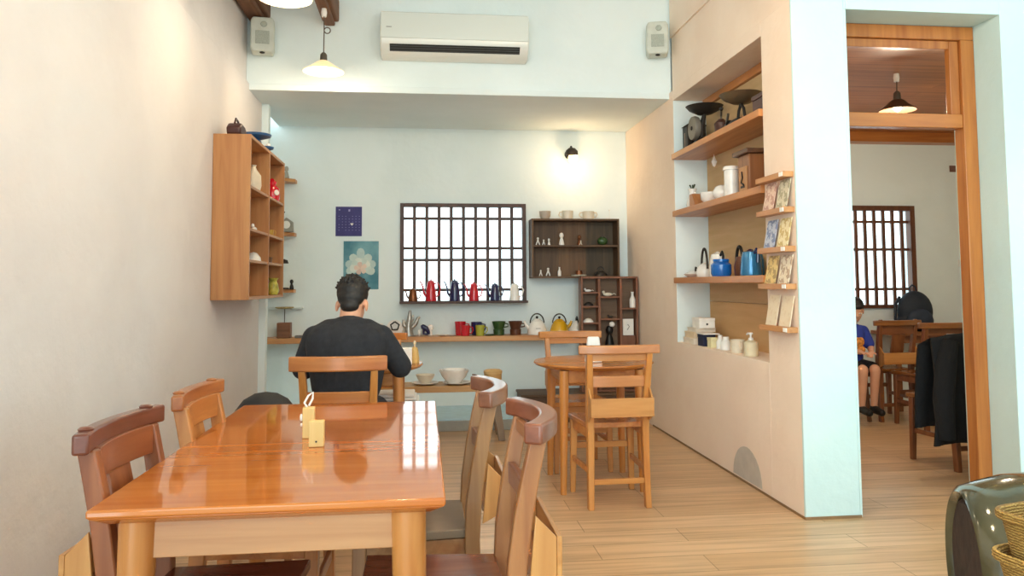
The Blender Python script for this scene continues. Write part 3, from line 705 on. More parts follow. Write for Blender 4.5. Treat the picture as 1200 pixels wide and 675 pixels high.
def petal(a, rr, w, k, mat):
    pts = []
    for i in range(14):
        q = 2*PI*i/14
        u = rr*(.5+.5*math.cos(q)); v = w*math.sin(q)*(.65+.45*math.cos(q))
        pts.append((cx+u*math.cos(a)-v*math.sin(a), max(1.19, cz+u*math.sin(a)+v*math.cos(a))))
    MB().prism(pts, YB-.0064-.0006*k, YB-.0060-.0006*k, 'xz').build('petal', mat, o)
k = 0
for i in range(7): k += 1; petal(PI*(-.08+1.16*i/6), .135+.025*math.sin(PI*i/6)+(.03 if i == 3 else 0), .05, k, pet[2 if i % 2 else 0])
for i in range(6): k += 1; petal(PI*(.0+1.0*i/5), .10, .045, k, pet[1 if i % 2 else 0])
for i in range(5): k += 1; petal(2*PI*i/5+.5, .06, .03, k, plain('petal_heart', ('#E4CFC0', '#D9BEB0')[i % 2], .7))

# ------------------------------------------------------------------ lamps
SHADE, n, l, b = nt('milk_glass_shade')
b.inputs['Base Color'].default_value = rgb('#F3E2BE'); b.inputs['Roughness'].default_value = .3
b.inputs['Emission Color'].default_value = rgb('#FFD79A'); b.inputs['Emission Strength'].default_value = .3
BULB = glow('warm_bulb', '#FFE3B0', 6)
def pendant(label, loc, top, r=.145, mat=SHADE, extra=True, power=2.8):
    t = thing('pendant_lamp', label, 'lamp', loc, 0, 'pendant lamps')
    n_ = 28; vs = []
    m = MB(); m.lathe([(.03, .075), (.05, .062), (r*.6, .036), (r, .0), (r*.99, -.006), (r*.58, .028), (.04, .056), (.028, .066)], seg=36); m.build('shade', mat, t)
    MB().lathe([(0, .135), (.012, .135), (.024, .12), (.026, .076), (0, .076)], seg=16).build('socket', BRASSY, t)
    MB().ball((0, 0, .025), (.03, .03, .036), 16).build('bulb', BULB, t)
    cz = top-loc[2]
    MB().tube([(0, 0, .135), (.002, 0, .135+(cz-.135)*.5), (0, 0, cz-.05)], .004, 8).build('cord', plain('brown_cord', '#5A4A3E', .7), t)
    if extra:
        MB().torus((0, 0, 0), .022, .004, 16, 6, T(.024, 0, cz-.16) @ RX(PI/2)).build('cord_loop', plain('cord_loop', '#5A4A3E', .7), t)
    MB().lathe([(0, cz-.06), (.018, cz-.06), (.022, cz-.03), (.018, cz-.001), (0, cz-.001)], seg=14).build('ceramic_rose', WHITEC, t)
    li = bpy.data.lights.new('bulb_light', 'POINT'); li.energy = power; li.color = (1, .84, .62); li.shadow_soft_size = .05
    lo = bpy.data.objects.new('bulb_light', li); C.objects.link(lo); lo.parent = t; lo.location = (0, 0, -.05)
    return t
pendant('pendant lamp with a pale disc shade hanging from the beam by the air conditioner', (-.72, 5.55, 2.755), 3.214)
pendant('nearer pendant lamp cut off by the top of the picture', (-.745, 4.15, 2.765), 3.214)
DSH = plain('dark_enamel_shade', '#4A3324', .4)
pendant('dark-shaded pendant lamp hanging in the next room, seen through the transom', (3.38, 5.1, 2.455), 2.72, .125, DSH, False, 12)
pendant('cream-shaded pendant lamp in the next room, half hidden by the door post', (4.06, 5.2, 2.23), 2.72, .10, SHADE, False, 6)
for x, y, lab in ((.95, 3.0, 'added unseen pendant lamp above the walkway in front of the niche wall'), (.95, 1.2, 'added unseen pendant lamp above the front of the room, near the green jar'), (.2, 2.2, 'added unseen pendant lamp above the right edge of the long table')):  # three lamps added out of view to brighten the side walls
    pendant(lab, (x, y, 2.85), 3.949, extra=False, power=12)
t = thing('wall_lamp', 'black gooseneck wall lamp with a bare glowing bulb above the cabinet', 'lamp', (1.395, YB, 2.44))
MB().lathe([(0, 0), (.045, 0), (.045, .012), (.02, .02), (0, .02)], seg=20, M=T(0, -.001, .03) @ RX(PI/2)).build('wall_plate', IRON, t)
MB().tube([(0, -.02, .03), (0, -.06, .065), (0, -.11, .085), (0, -.13, .06)], .012, 10).build('arm', IRON, t)
MB().lathe([(0, .075), (.03, .07), (.056, .045), (.062, .012), (.055, .005), (.045, .005), (.04, .03), (0, .05)], seg=24, M=T(0, -.13, .0) @ RX(.25)).build('shade', IRON, t)
MB().ball((.012, -.145, -.03), (.048, .048, .055), 16).build('bulb', glow('bright_bulb', '#FFDFA8', 3), t)
li = bpy.data.lights.new('bulb_light', 'POINT'); li.energy = 1.6; li.color = (1, .66, .36); li.shadow_soft_size = .04
lo = bpy.data.objects.new('bulb_light', li); C.objects.link(lo); lo.parent = t; lo.location = (.008, -.26, -.10)

# ------------------------------------------------------------------ air conditioner and speakers
t = thing('air_conditioner', 'white split air conditioner mounted high on the wall above the recess', 'air conditioner', (.235, YH+.019, 2.955))
hw = .565
prof = [(0, 0), (-.10, 0), (-.15, .03), (-.19, .075), (-.20, .12), (-.205, .25), (-.190, .322), (-.155, .340), (0, .343)]
MB().prism([(y, z) for y, z in prof], -hw, hw, 'yz').build('body', plain('ac_shell', '#E9ECE6', .25, var=0), t, .012, seg=3)
MB().prism([(-.2015, .12), (-.2065, .125), (-.2115, .25), (-.196, .323), (-.191, .322), (-.206, .25)], -hw+.004, hw-.004, 'yz').build('front_panel', plain('ac_gloss', '#E2E9E4', .12, var=0, coat=.5), t, .002)
MB().prism([(-.148, .036), (-.187, .078), (-.195, .079), (-.155, .033)], -hw+.07, hw-.07, 'yz').build('air_outlet', plain('ac_dark', '#2A2C2C', .5), t)
m = MB()
for i in range(3): m.prism([(-.157+-.013*i, .038+.014*i), (-.160-.013*i, .041+.014*i), (-.162-.013*i, .038+.014*i), (-.159-.013*i, .035+.014*i)], -hw+.075, hw-.075, 'yz')
m.build('louver', plain('ac_louver', '#55585A', .5), t)
MB().box(-.52, -.48, -.2125, -.2095, .2, .206).build('badge', plain('grey_print', '#9A9F9C', .5), t)
def speaker(label, loc, rz):
    t = thing('wall_speaker', label, 'speaker', loc, rz, 'wall speakers')
    MB().prism([(-.075, -.13), (.075, -.13), (.085, -.10), (.085, .10), (.07, .13), (-.07, .13), (-.085, .10), (-.085, -.10)], -.07, .07, 'xz').build('cabinet', SPKR, t, .012, seg=3)
    MB().box(-.05, .05, -.0735, -.0705, -.075, .025).build('grille', GRILLE, t, .006)
    MB().lathe([(0, 0), (.024, 0), (.02, .006), (.01, .002), (0, .004)], seg=18, M=T(.01, -.0705, .075) @ RX(PI/2)).build('tweeter', GRILLE, t)
    MB().box(-.03, .03, .071, .10, -.03, .03).build('bracket', SPKR, t)
    MB().ball((.0, -.055, -.138), (.02, .012, .008)).build('foot_knob', IRON, t)
speaker('grey wall speaker in the upper left corner beside the beam', (-1.205, 5.835, 3.085), .15)
speaker('grey wall speaker in the upper right corner of the wall above the recess', (1.842, 5.835, 3.155), -.25)

# ------------------------------------------------------------------ niche shelves and contents
nx0, nx1 = 1.935, 2.205
MB().box(2.215, 2.239, nY0+.002, 5.79, nZ0+.001, 1.08).build('plywood_lining', wood('#CBA06A', '#D6AE7A', 'y', .7, coat=0)); o = bpy.data.objects['plywood_lining']; tag(o, 'lower tan plywood panel lining the back of the niche', 'panel', 'niche panels')
o = MB().box(2.215, 2.239, nY0+.002, 5.79, 1.083, nZ1-.06).build('plywood_lining', wood('#C3A374', '#CFB084', 'y', .7, coat=0)); tag(o, 'upper tan plywood panel lining the back of the niche, behind the shelves', 'panel', 'niche panels')
o = MB().box(2.19, 2.239, nY0+.002, 5.79, nZ1-.058, nZ1-.002).build('niche_rail', SHELFWY); tag(o, 'orange wooden rail along the top of the niche back', 'rail')
NS = (2.235, 1.785, 1.265)
for z, lab in zip(NS, ('top thick wooden shelf in the niche, carrying the old scales', 'middle thick wooden shelf in the niche, carrying white crockery and a coffee grinder', 'lowest wooden shelf in the niche, carrying blue and white pots')):
    tag(MB().box(nx0, 2.213, nY0+.002, 5.818, z-.045, z-.001).build('niche_shelf', SHELFWY, bevel=.003), lab, 'shelf', 'niche shelves')
tag(MB().lathe([(0, 0), (.012, .01), (.022, .04), (.012, .06), (.004, .08), (0, .1)], seg=12).build('glass_drop', WHITEC, loc=(2.16, 5.50, 2.088)), 'white drop ornament hanging under the top niche shelf', 'ornament')

# scales on the top shelf
z = NS[0]
def scale(label, loc, dial, pr):
    t = thing('kitchen_scale', label, 'scale', loc, PI/2 if False else 0, 'old scales on the top niche shelf')
    MB().hexa([(-.09, -.10, .001), (.09, -.10, .001), (.09, .10, .001), (-.09, .10, .001), (-.05, -.06, .06), (.05, -.06, .06), (.05, .06, .06), (-.05, .06, .06)]).build('base', IRON, t, .006)
    if dial:
        MB().lathe([(0, 0), (.085, 0), (.09, .02), (.085, .04), (0, .04)], seg=28, M=T(-.06, 0, .13) @ RY(-PI/2)).build('dial', plain('dial_face', '#7F7A70', .5, .3), t)
        MB().lathe([(0, 0), (.016, 0), (.012, .008), (0, .008)], seg=12, M=T(-.1002, 0, .13) @ RY(-PI/2)).build('dial_centre', IRON, t)
        MB().tube([(-.03, 0, .05), (-.02, 0, .16), (0, 0, .24)], [.03, .022, .014], 10).build('column', IRON, t); ph = .235
    else:
        MB().tube([(0, -.06, .055), (0, -.04, .12), (0, 0, .16)], .010, 8).build('bracket', IRON, t); MB().tube([(0, .06, .055), (0, .04, .12), (0, 0, .165)], .010, 8).build('bracket', IRON, t); ph = .16
    MB().lathe([(0, ph), (pr*.4, ph+.003), (pr*.85, ph+.035), (pr, ph+.06), (pr*1.02, ph+.062), (pr*.84, ph+.045), (pr*.4, ph+.012), (0, ph+.01)], seg=32).build('pan', IRON if dial else plain('dull_pan', '#8A7B62', .35, .7), t)
scale('old iron dial scale with a shallow black pan on the top niche shelf', (2.07, 5.44, z), True, .135)
scale('old scale with a wide dull metal pan on the top niche shelf, beside the pier', (2.07, 4.78, z), False, .138)
t = thing('iron_box', 'dark iron toaster box at the far end of the top niche shelf', 'box', (2.09, 5.72, z))
MB().box(-.075, .075, -.055, .055, .001, .20).build('body', IRON, t, .006)
MB().hexa([(-.085, -.062, .2006), (.085, -.062, .2006), (.085, .062, .2006), (-.085, .062, .2006), (-.05, -.04, .225), (.05, -.04, .225), (.05, .04, .225), (-.05, .04, .225)]).build('lid', IRON, t, .003)
MB().box(-.0775, -.0755, -.008, .008, .02, .15).build('slot', plain('pale_slot', '#9C8672', .5), t)
t = thing('iron_grinder', 'small dark reddish mill with a crank between the two scales', 'grinder', (2.085, 5.16, z))
MB().lathe([(0, .001), (.06, .001), (.065, .03), (.045, .06), (.05, .11), (.02, .14), (0, .14)], seg=20).build('body', plain('rusty_iron', '#4A2A22', .5), t)
MB().tube([(0, 0, .14), (0, 0, .165), (-.03, -.08, .19)], .007, 8).build('crank', BRASSY, t)
MB().ball((-.032, -.085, .195), .015, 8).build('knob', IRON, t)
t = thing('iron_mincer', 'black iron mincer with a slanted lever on the top niche shelf', 'mincer', (2.07, 5.0, z))
MB().tube([(0, .05, .03), (0, -.04, .06)], [.028, .035], 12).build('barrel', BLACK, t); MB().tube([(0, .04, .05), (-.02, -.05, .13)], .009, 8).build('lever', BRASSY, t); MB().box(-.03, .03, -.03, .04, .001, .03).build('base', BLACK, t, .003)
t = thing('lidded_box', 'dark red-brown box at the near end of the top niche shelf, behind the pier', 'box', (2.10, 4.42, z))
MB().box(-.07, .07, -.10, .10, .001, .11).build('body', wood('#3F2420', '#5B3830', 'y', .5), t, .004); MB().box(-.075, .075, -.105, .105, .111, .14).build('lid', wood('#3F2420', '#5B3830', 'y', .5), t, .004)

# middle shelf
z = NS[1]
t = thing('cream_jug', 'white jug with dark sprig at the far end of the middle niche shelf', 'jug', (2.07, 5.73, z), 0)
MB().lathe([(0, .001), (.04, .001), (.05, .04), (.03, .11), (.026, .14), (.034, .165), (.028, .165), (0, .15)], seg=18).build('body', WHITEC, t)
MB().tube([(0, -.028, .14), (0, -.06, .13), (0, -.065, .08), (0, -.045, .05)], .006, 8).build('handle', WHITEC, t)
m = MB(); [m.tube([(0, 0, .151), (random.uniform(-.03, .03), random.uniform(-.04, .04), random.uniform(.18, .2))], [.003, .006], 6) for _ in range(6)]; m.build('sprig', plain('dark_sprig', '#3C4A33', .8), t)
t = tag(MB().prism([(-.055, .001), (.055, .001), (.055, .03), (.0, .11), (-.055, .11)], -.05, .05, 'yz').build('wedge_stand', wood('#A5663A', '#C08250', 'z', .5), bevel=.003, loc=(2.06, 5.58, z), rot=(0, 0, PI)), 'brown wedge-shaped wooden stand on the middle niche shelf', 'stand')
g = 'white crockery on the middle niche shelf'
cup('white_teacup', 'white open bowl with a dark filling beside the wooden wedge on the niche shelf', 'bowl', (2.05, 5.30, z), .075, .085, WHITEC, 0, 0, g, .5)
o = MB().lathe([(0, 0), (.06, .0), (.055, .012), (0, .016)], seg=18).build('dark_beans', BROWNC, loc=(2.05, 5.30, z+.066)); tag(o, 'dark beans heaped in the white bowl on the niche shelf', 'beans'); o['kind'] = 'stuff'
o = MB().lathe([(0, .001), (.03, .001), (.06, .035), (.065, .065), (.045, .10), (.02, .112), (0, .112)], seg=20).build('white_jar', WHITEC, loc=(2.05, 5.09, z)); tag(o, 'round white jar between the white bowl and the tall canister on the niche shelf', 'jar', g)
t = thing('tall_canister', 'tall white cylindrical canister with a lid on the middle niche shelf', 'canister', (2.05, 4.92, z), 0, g)
MB().lathe([(0, .001), (.048, .001), (.048, .19), (0, .19)], seg=22).build('body', WHITEC, t); MB().lathe([(0, .1905), (.056, .1905), (.058, .2), (.05, .215), (0, .218)], seg=22).build('lid', WHITEC, t)
t = thing('wooden_coffee_grinder', 'tall wooden box mill with an overhanging lid and dark emblem, on the niche shelf', 'grinder', (2.09, 4.64, z))
MB().box(-.075, .075, -.085, .085, .001, .245).build('body', wood('#7A4A2A', '#99653D', 'z', .5), t, .004)
MB().box(-.10, .09, -.11, .12, .246, .275).build('lid', wood('#4A2E1E', '#63412B', 'y', .5), t, .004)
o = MB().box(-.0815, -.0755, -.055, .06, .012, .17).build('print_panel', wood('#B07A4A', '#C89462', 'z', .6), t, .001)
m = MB(); m.tube([(-.0825, -.02, .05), (-.0825, .02, .07), (-.0825, .0, .10), (-.0825, .01, .14)], .007, 6); m.box(-.0835, -.082, -.025, .035, .035, .05); m.build('dark_emblem', IRON, o)
# lower shelf
z = NS[2]
t = thing('oval_dish', 'white low dish with a dark handle at the far end of the lowest niche shelf', 'dish', (2.06, 5.70, z))
MB().lathe([(0, .001), (.05, .001), (.08, .025), (.03, .05), (0, .055)], seg=20).build('dish', WHITEC, t); MB().tube([(0, -.03, .04), (-.01, -.06, .075), (-.01, -.075, .07)], .007, 8).build('handle', IRON, t)
t = thing('white_teapot', 'squat white pot with a wire bail on the lowest niche shelf', 'teapot', (2.06, 5.48, z))
MB().lathe([(0, .001), (.055, .001), (.065, .035), (.045, .08), (.02, .10), (0, .105)], seg=22).build('body', WHITEC, t)
MB().tube([(0, .06*math.cos(a), .06+.15*math.sin(a)) for a in [i*PI/12 for i in range(13)]], .009, 8).build('bail_handle', IRON, t)
def tall_pot(label, y, h, r, mat, hc, lidm=None, x=2.07):
    t = thing('tall_pot', label, 'pot', (x, y, z), -PI/2, 'pots on the lowest niche shelf')
    MB().lathe([(0, .001), (r, .001), (r*1.03, h*.1), (r*.92, h*.7), (r*.75, h*.93), (0, h*.94)], seg=22).build('body', mat, t)
    MB().lathe([(0, h*.941), (r*.72, h*.941), (r*.3, h), (r*.18, h*1.04), (0, h*1.05)], seg=18).build('lid', lidm or mat, t)
    if hc: MB().tube([(r*.7, 0, h*.86), (r*1.25, 0, h*1.02), (r*1.55, 0, h*.85), (r*1.45, 0, h*.5)], r*.14, 8).build('handle', hc, t)
    MB().tube([(-r*.75, 0, h*.5), (-r*1.2, 0, h*.75), (-r*1.3, 0, h*.88)], [r*.2, r*.13, r*.1], 8).build('spout', mat, t)
tall_pot('tall white coffee pot with a black handle on the lowest niche shelf', 5.24, .17, .062, WHITEC, BLACK)
t = thing('blue_jar', 'bright blue squat jar with a flat lid on the lowest niche shelf', 'jar', (2.02, 5.06, z), 0, 'pots on the lowest niche shelf')
MB().lathe([(0, .001), (.062, .001), (.07, .02), (.07, .08), (.05, .10), (0, .10)], seg=24).build('body', BLUEE, t); MB().lathe([(0, .1005), (.055, .1005), (.055, .118), (0, .122)], seg=24).build('lid', BLUEE, t)
t = thing('brown_pot', 'dark brown pot with a black loop handle behind the bright blue jar', 'pot', (2.12, 4.93, z), 0, 'pots on the lowest niche shelf')
MB().lathe([(0, .001), (.055, .001), (.06, .06), (.045, .13), (0, .135)], seg=20).build('body', BROWNC, t)
MB().tube([(-.01, .05*math.cos(a)+.03, .10+.10*math.sin(a)) for a in [i*PI/12 for i in range(13)]], .011, 8).build('loop_handle', BLACK, t)
tall_pot('tall steel-blue coffee pot at the near end of the lowest niche shelf', 4.62, .16, .066, TEALE, NAVY, NAVY, 2.04)
tall_pot('second steel-blue pot, half hidden behind the nearer blue one', 4.76, .15, .05, TEALE, None, NAVY, 2.14)
# niche floor
z = nZ0
g = 'items on the niche sill'
def carton(label, x, y, zz, sx, sy, sz_, mat, rot=0, flap=None):
    t = thing('carton', label, 'box', (x, y, zz), rot, g)
    MB().box(-sx/2, sx/2, -sy/2, sy/2, .0007, sz_*.72).build('body', mat, t, .002); MB().box(-sx/2-.002, sx/2+.002, -sy/2-.002, sy/2+.002, sz_*.72+.0005, sz_).build('lid', flap or mat, t, .002)
    return t
KR = plain('kraft_white', '#E8DCCB', .8)
carton('bottom pale carton of the stack at the far end of the niche sill', 2.07, 5.66, z, .16, .22, .045, KR)
carton('pale carton on the bottom one of the sill stack', 2.07, 5.655, z+.0455, .15, .20, .045, BEIGE)
carton('third pale carton up, thin, of the sill stack', 2.08, 5.63, z+.091, .15, .19, .03, KR)
o = carton('white carton with a dark dot on top of the sill stack', 2.08, 5.58, z+.1215, .12, .15, .075, PAPER)
MB().lathe([(0, 0), (.008, 0), (.008, .001), (0, .001)], seg=10, M=T(.0, -.0755, .03) @ RX(PI/2)).build('dark_dot', IRON, o)
carton('navy blue cube box on the niche sill under the open leaflet', 2.04, 5.42, z, .09, .11, .085, plain('navy_card', '#101A3C', .6))
tag(MB().box(-.06, .06, -.08, .08, .0005, .008).build('leaflet', PAPER, bevel=.001, loc=(2.05, 5.415, z+.0855)), 'pale leaflet lying on the navy box on the niche sill', 'leaflet')
carton('pale yellow little box next to the navy one on the niche sill', 2.035, 5.275, z, .06, .075, .07, plain('pale_yellow_card', '#E6DEB0', .7))
for y, h, lab in ((5.17, .095, 'slim white bottle on the niche sill next to the yellow box'), (5.07, .09, 'rounder white bottle on the niche sill beside the slim one')):
    t = thing('white_bottle', lab, 'bottle', (2.045, y, z), 0, g)
    r = .027 if y > 5.1 else .038
    MB().lathe([(0, .0007), (r, .0007), (r, h*.5), (r*.55, h*.75), (0, h*.75)], seg=18).build('body', WHITEP, t); MB().lathe([(0, h*.7505), (r*.6, h*.7505), (r*.55, h), (0, h*1.02)], seg=14).build('cap', WHITEC, t)
cup('cream_mug', 'cream mug with a pointed tag on the niche sill, next to the pump bottle', 'mug', (2.04, 4.86, z), .048, .085, CREAMC, 1, -PI/2, g, .9)
t = thing('pump_bottle', 'cream soap pump bottle at the near end of the niche sill', 'bottle', (2.03, 4.63, z), 0, g)
MB().lathe([(0, .0007), (.043, .0007), (.045, .02), (.044, .085), (.02, .098), (0, .098)], seg=22).build('body', plain('cream_bottle', '#DDD3B4', .4), t)
MB().lathe([(0, .0985), (.016, .0985), (.014, .112), (.006, .114), (.006, .132), (.014, .134), (.012, .145), (0, .146)], seg=16).build('pump', WHITEP, t)
MB().tube([(0, .01, .139), (0, .045, .138), (0, .055, .13)], .006, 8).build('nozzle', WHITEP, t)

# ------------------------------------------------------------------ card ledges on the pier
prints = [('#E0C4B0', '#C09484'), ('#D2C9B0', '#A49C80'), ('#BDC3D0', '#7E8AAA'), ('#E8DAB2', '#C8AE74'), ('#E2C684', '#B09464'), ('#E6D9C2', '#B8A088'), ('#E8D8BC', '#CDAF88'), ('#EAD7BA', '#D2B48C')]
def printm(i):
    m, n, l, b = nt('card_print')
    tc = n.new('ShaderNodeTexCoord'); no = n.new('ShaderNodeTexNoise'); no.inputs['Scale'].default_value = 38; no.inputs['Detail'].default_value = 3
    l.new(tc.outputs['Object'], no.inputs['Vector']); rp = n.new('ShaderNodeValToRGB'); rp.color_ramp.interpolation = 'CONSTANT' if i < 6 else 'LINEAR'
    rp.color_ramp.elements[0].color = rgb(prints[i][1]); rp.color_ramp.elements[1].color = rgb(prints[i][0]); rp.color_ramp.elements[0].position = .1; rp.color_ramp.elements[1].position = .47
    l.new(no.outputs['Fac'], rp.inputs['Fac']); l.new(rp.outputs['Color'], b.inputs['Base Color']); b.inputs['Roughness'].default_value = .7
    return m
LW = wood('#B57A45', '#CB935C', 'y', .5)
LZ = (1.815, 1.625, 1.415, 1.215, .985)
names = ('topmost', 'second from the top', 'middle', 'fourth from the top', 'lowest')
clab = (('pinkish printed card', 'grey-green printed card'), ('blue-grey printed card', 'pale yellow printed card'), ('mustard printed card', 'dark-printed beige card'), ('plain cream packet', 'plain tan packet'))
for i, z in enumerate(LZ):
    o = MB().box(XR-.06, XR-.001, 3.872, 4.215, z-.03, z).build('card_ledge', LW, bevel=.002)
    tag(o, f'thin wooden card ledge on the pier, {names[i]} of five', 'ledge', 'card ledges on the pier')
    MB().box(XR-.064, XR-.0605, 3.874, 3.915, z-.026, z-.004).build('white_tag', PAPER, o)
for i in range(1, 5):
    z = LZ[i]
    for k in range(2):
        y0 = 4.045 if k == 0 else 3.885
        vs = MB(); h = .155 if i < 4 else .165
        vs.hexa([(-.006, 0, .001), (-.001, 0, .001), (-.001, .125, .001), (-.006, .125, .001), (.026, 0, h), (.031, 0, h), (.031, .125, h), (.026, .125, h)])
        o = vs.build('greeting_card', printm((i-1)*2+k), loc=(XR-.036, y0, z)); 
        tag(o, f'{clab[i-1][k]} on the {names[i]} pier ledge, {"towards the niche" if k == 0 else "towards the pier corner"}', 'card', 'cards on the pier ledges')

# ------------------------------------------------------------------ items in / on the left unit
g = 'ornaments in the left wall unit'
t = thing('brown_bag', 'dark brown leather purse lying on top of the left wall unit', 'bag', (-1.2, 5.07, uz1), PI/2)
MB().prism([(-.09, .001), (.11, .001), (.10, .04), (.04, .075), (-.05, .085), (-.10, .05)], -.045, .045, 'xz').build('body', plain('brown_leather', '#4B2A26', .4), t, .015, seg=3)
MB().tube([(-.06, 0, .08), (-.03, 0, .115), (.03, 0, .105), (.06, 0, .065)], .007, 8).build('strap', plain('brown_leather_strap', '#3A201D', .4), t)
t = thing('blue_scale', 'blue kitchen scale with a broad pan on top of the left wall unit', 'scale', (-1.2, 5.62, uz1), 0)
m = plain('blue_metal', '#2A5A8C', .35)
MB().hexa([(-.055, -.06, .001), (.055, -.06, .001), (.055, .06, .001), (-.055, .06, .001), (-.03, -.035, .09), (.03, -.035, .09), (.03, .035, .09), (-.03, .035, .09)]).build('body', m, t, .005)
MB().lathe([(0, .0905), (.05, .092), (.105, .11), (.11, .125), (.05, .112), (0, .11)], seg=24).build('pan', m, t)
MB().lathe([(0, 0), (.022, 0), (.022, .004), (0, .004)], seg=16, M=T(.053, 0, .03) @ RY(PI/2-.3)).build('dial', PAPER, t)
t = thing('blue_dish_stand', 'small blue dish on a stand behind the blue scale on the wall unit', 'dish', (-1.19, 5.93, uz1))
MB().lathe([(0, .001), (.03, .001), (.012, .02), (.012, .06), (.055, .075), (.06, .09), (0, .085)], seg=18).build('body', m, t); MB().ball((.02, -.01, .10), .018, 8).build('white_egg', WHITEC, t)
t = thing('white_flat_pot', 'large white flat-sided pot in the upper near pigeonhole of the wall unit', 'pot', (-1.165, 5.41, 1.856), 0, g)
MB().lathe([(0, .001), (.06, .001), (.075, .05), (.07, .12), (.03, .16), (.02, .18), (.028, .19), (0, .19)], seg=20, sx=.7).build('body', CREAMC, t); MB().torus((0, 0, 0), .04, .006, 14, 6, T(0, .05, .14) @ RY(PI/2), -PI/2, PI/2).build('handle', CREAMC, t)
o = t
t = thing('red_pot', 'red enamel pot with a white badge in the upper far pigeonhole of the wall unit', 'pot', (-1.15, 5.98, 1.856), 0, g)
MB().lathe([(0, .001), (.055, .001), (.06, .04), (.055, .1), (.03, .125), (.035, .15), (.012, .175), (0, .18)], seg=20).build('body', REDE, t)
MB().lathe([(0, 0), (.022, 0), (.02, .004), (0, .005)], seg=14, M=T(.042, -.042, .065) @ RZ(-PI/4) @ RY(PI/2)).build('white_badge', PAPER, t)
MB().tube([(0, .055, .1), (0, .085, .095), (0, .085, .05), (0, .055, .04)], .006, 8).build('handle', BLACK, t)
figure('swan_ornament', 'white swan-like ornament in the second near pigeonhole of the wall unit', 'ornament', (-1.16, 5.43, 1.586), .055, WHITEC, g, 3).rotation_euler = (0, 0, PI/2)
figure('white_creamer', 'white humped ornament in the third near pigeonhole of the wall unit', 'ornament', (-1.16, 5.42, 1.386), .065, WHITEC, g, 4).rotation_euler = (0, 0, PI/2)
cup('brass_cup', 'little brass cup in the second far pigeonhole of the wall unit', 'cup', (-1.15, 5.93, 1.586), .028, .05, plain('brass', '#C79E4A', .3, .6), 1, 0, g)
carton('small brown box in the third far pigeonhole of the wall unit', -1.15, 5.87, 1.386, .05, .05, .045, plain('brown_card', '#7A5532', .7))['group'] = g
t = thing('yellow_jug', 'yellow and green jug with a looped handle at the bottom of the wall unit', 'jug', (-1.12, 5.92, uz0+.021), 0, g)
MB().lathe([(0, .001), (.032, .001), (.045, .03), (.035, .08), (.025, .10), (.04, .125), (.033, .125), (0, .11)], seg=20).build('body', plain('yellow_green_glaze', '#B8B24E', .3, var=.4, scale=25), t)
MB().tube([(.0, .03, .115), (0, .075, .12), (0, .085, .09), (0, .05, .05), (0, .042, .03)], .006, 8).build('handle', plain('pale_yellow_glaze', '#DCC98A', .3), t)
cup('dark_bowl', 'dark upturned bowl at the bottom far end of the wall unit', 'bowl', (-1.13, 6.04, uz0+.021), .036, .04, BROWNC, 0, 0, g, .5)
o = figure('small_bust', 'small grey bust on the topmost corner shelf', 'ornament', (-1.24, 7.10, 2.19), .11, plain('stone_grey', '#A9A69A', .7), None, 0)
t = thing('mantel_clock', 'small grey mantel clock on the middle corner shelf', 'clock', (-1.23, 7.10, 1.70), 0)
MB().prism([(-.06, .001), (.06, .001), (.055, .09), (.0, .13), (-.055, .09)], -.03, .03, 'xz').build('body', plain('pewter', '#9A968C', .4, .4), t, .006); MB().lathe([(0, 0), (.035, 0), (.035, .004), (0, .005)], seg=18, M=T(0, -.0305, .065) @ RX(PI/2)).build('clock_face', PAPER, t)
MB().tube([(-.04, 0, .108), (-.04, 0, .16), (-.02, 0, .185)], .006, 6).build('handle', IRON, t)
t = thing('small_lamp', 'black desk lamp with a bent neck on the lowest corner shelf', 'lamp', (-1.24, 7.09, 1.185), 0)
MB().lathe([(0, .001), (.04, .001), (.036, .014), (0, .016)], seg=16).build('base', IRON, t); MB().tube([(-.02, 0, .0165), (-.025, 0, .2), (-.015, 0, .27), (-.002, 0, .265)], .007, 8).build('neck', IRON, t)
MB().lathe([(.006, .035), (.02, .03), (.03, 0), (.024, 0), (0, .026)], seg=14, M=T(.002, 0, .232)).build('shade', IRON, t)
figure('black_peg', 'tiny black peg figure beside the desk lamp on the lowest corner shelf', 'ornament', (-1.185, 7.12, 1.185), .09, BLACK, None, 0)

# ------------------------------------------------------------------ stool + black bag at the left
def stool(label, loc, w, h, cols=('#8A5A34', '#A5744A')):
    t = thing('stool', label, 'stool', loc, 0, 'wooden stools')
    MB().box(-w/2, w/2, -w/2, w/2, h-.03, h).build('seat', wood(*cols, 'x', .4), t, .006)
    for sx in (-1, 1):
        for sy in (-1, 1): MB().bar((sx*(w/2-.02), sy*(w/2-.02), 0), (sx*(w/2-.04), sy*(w/2-.04), h-.031), .03, .03).build('leg', wood(*cols, 'z', .4), t, .003)
    for s in (-1, 1): MB().bar((-w/2+.05, s*(w/2-.028), h*.4), (w/2-.05, s*(w/2-.028), h*.4), .025, .015).build('stretcher', wood(*cols, 'x', .4), t)
stool('wooden stool holding the black bag beyond the far end of the long table', (-.69, 3.52, 0), .30, .45)
BAG = plain('black_nylon', '#16171A', .6, scale=60, bump=.1)
t = thing('black_bag', 'black rounded bag showing just above the far left end of the long table', 'bag', (-.69, 3.52, .4505))
MB().lathe([(0, .0008), (.13, .0008), (.15, .05), (.15, .16), (.13, .225), (.095, .27), (.05, .295), (0, .303)], seg=32, sy=.75).build('body', BAG, t)
MB().tube([(-.08, -.10, .16), (-.07, -.118, .12), (.07, -.118, .12), (.08, -.10, .16)], .007, 8).build('handle', BAG, t)
MB().tube([(.152*math.cos(a), -.114*math.sin(a), .10) for a in [PI*i/20 for i in range(21)]], .004, 6).build('zip', plain('zip_grey', '#3A3B3E', .4), t)

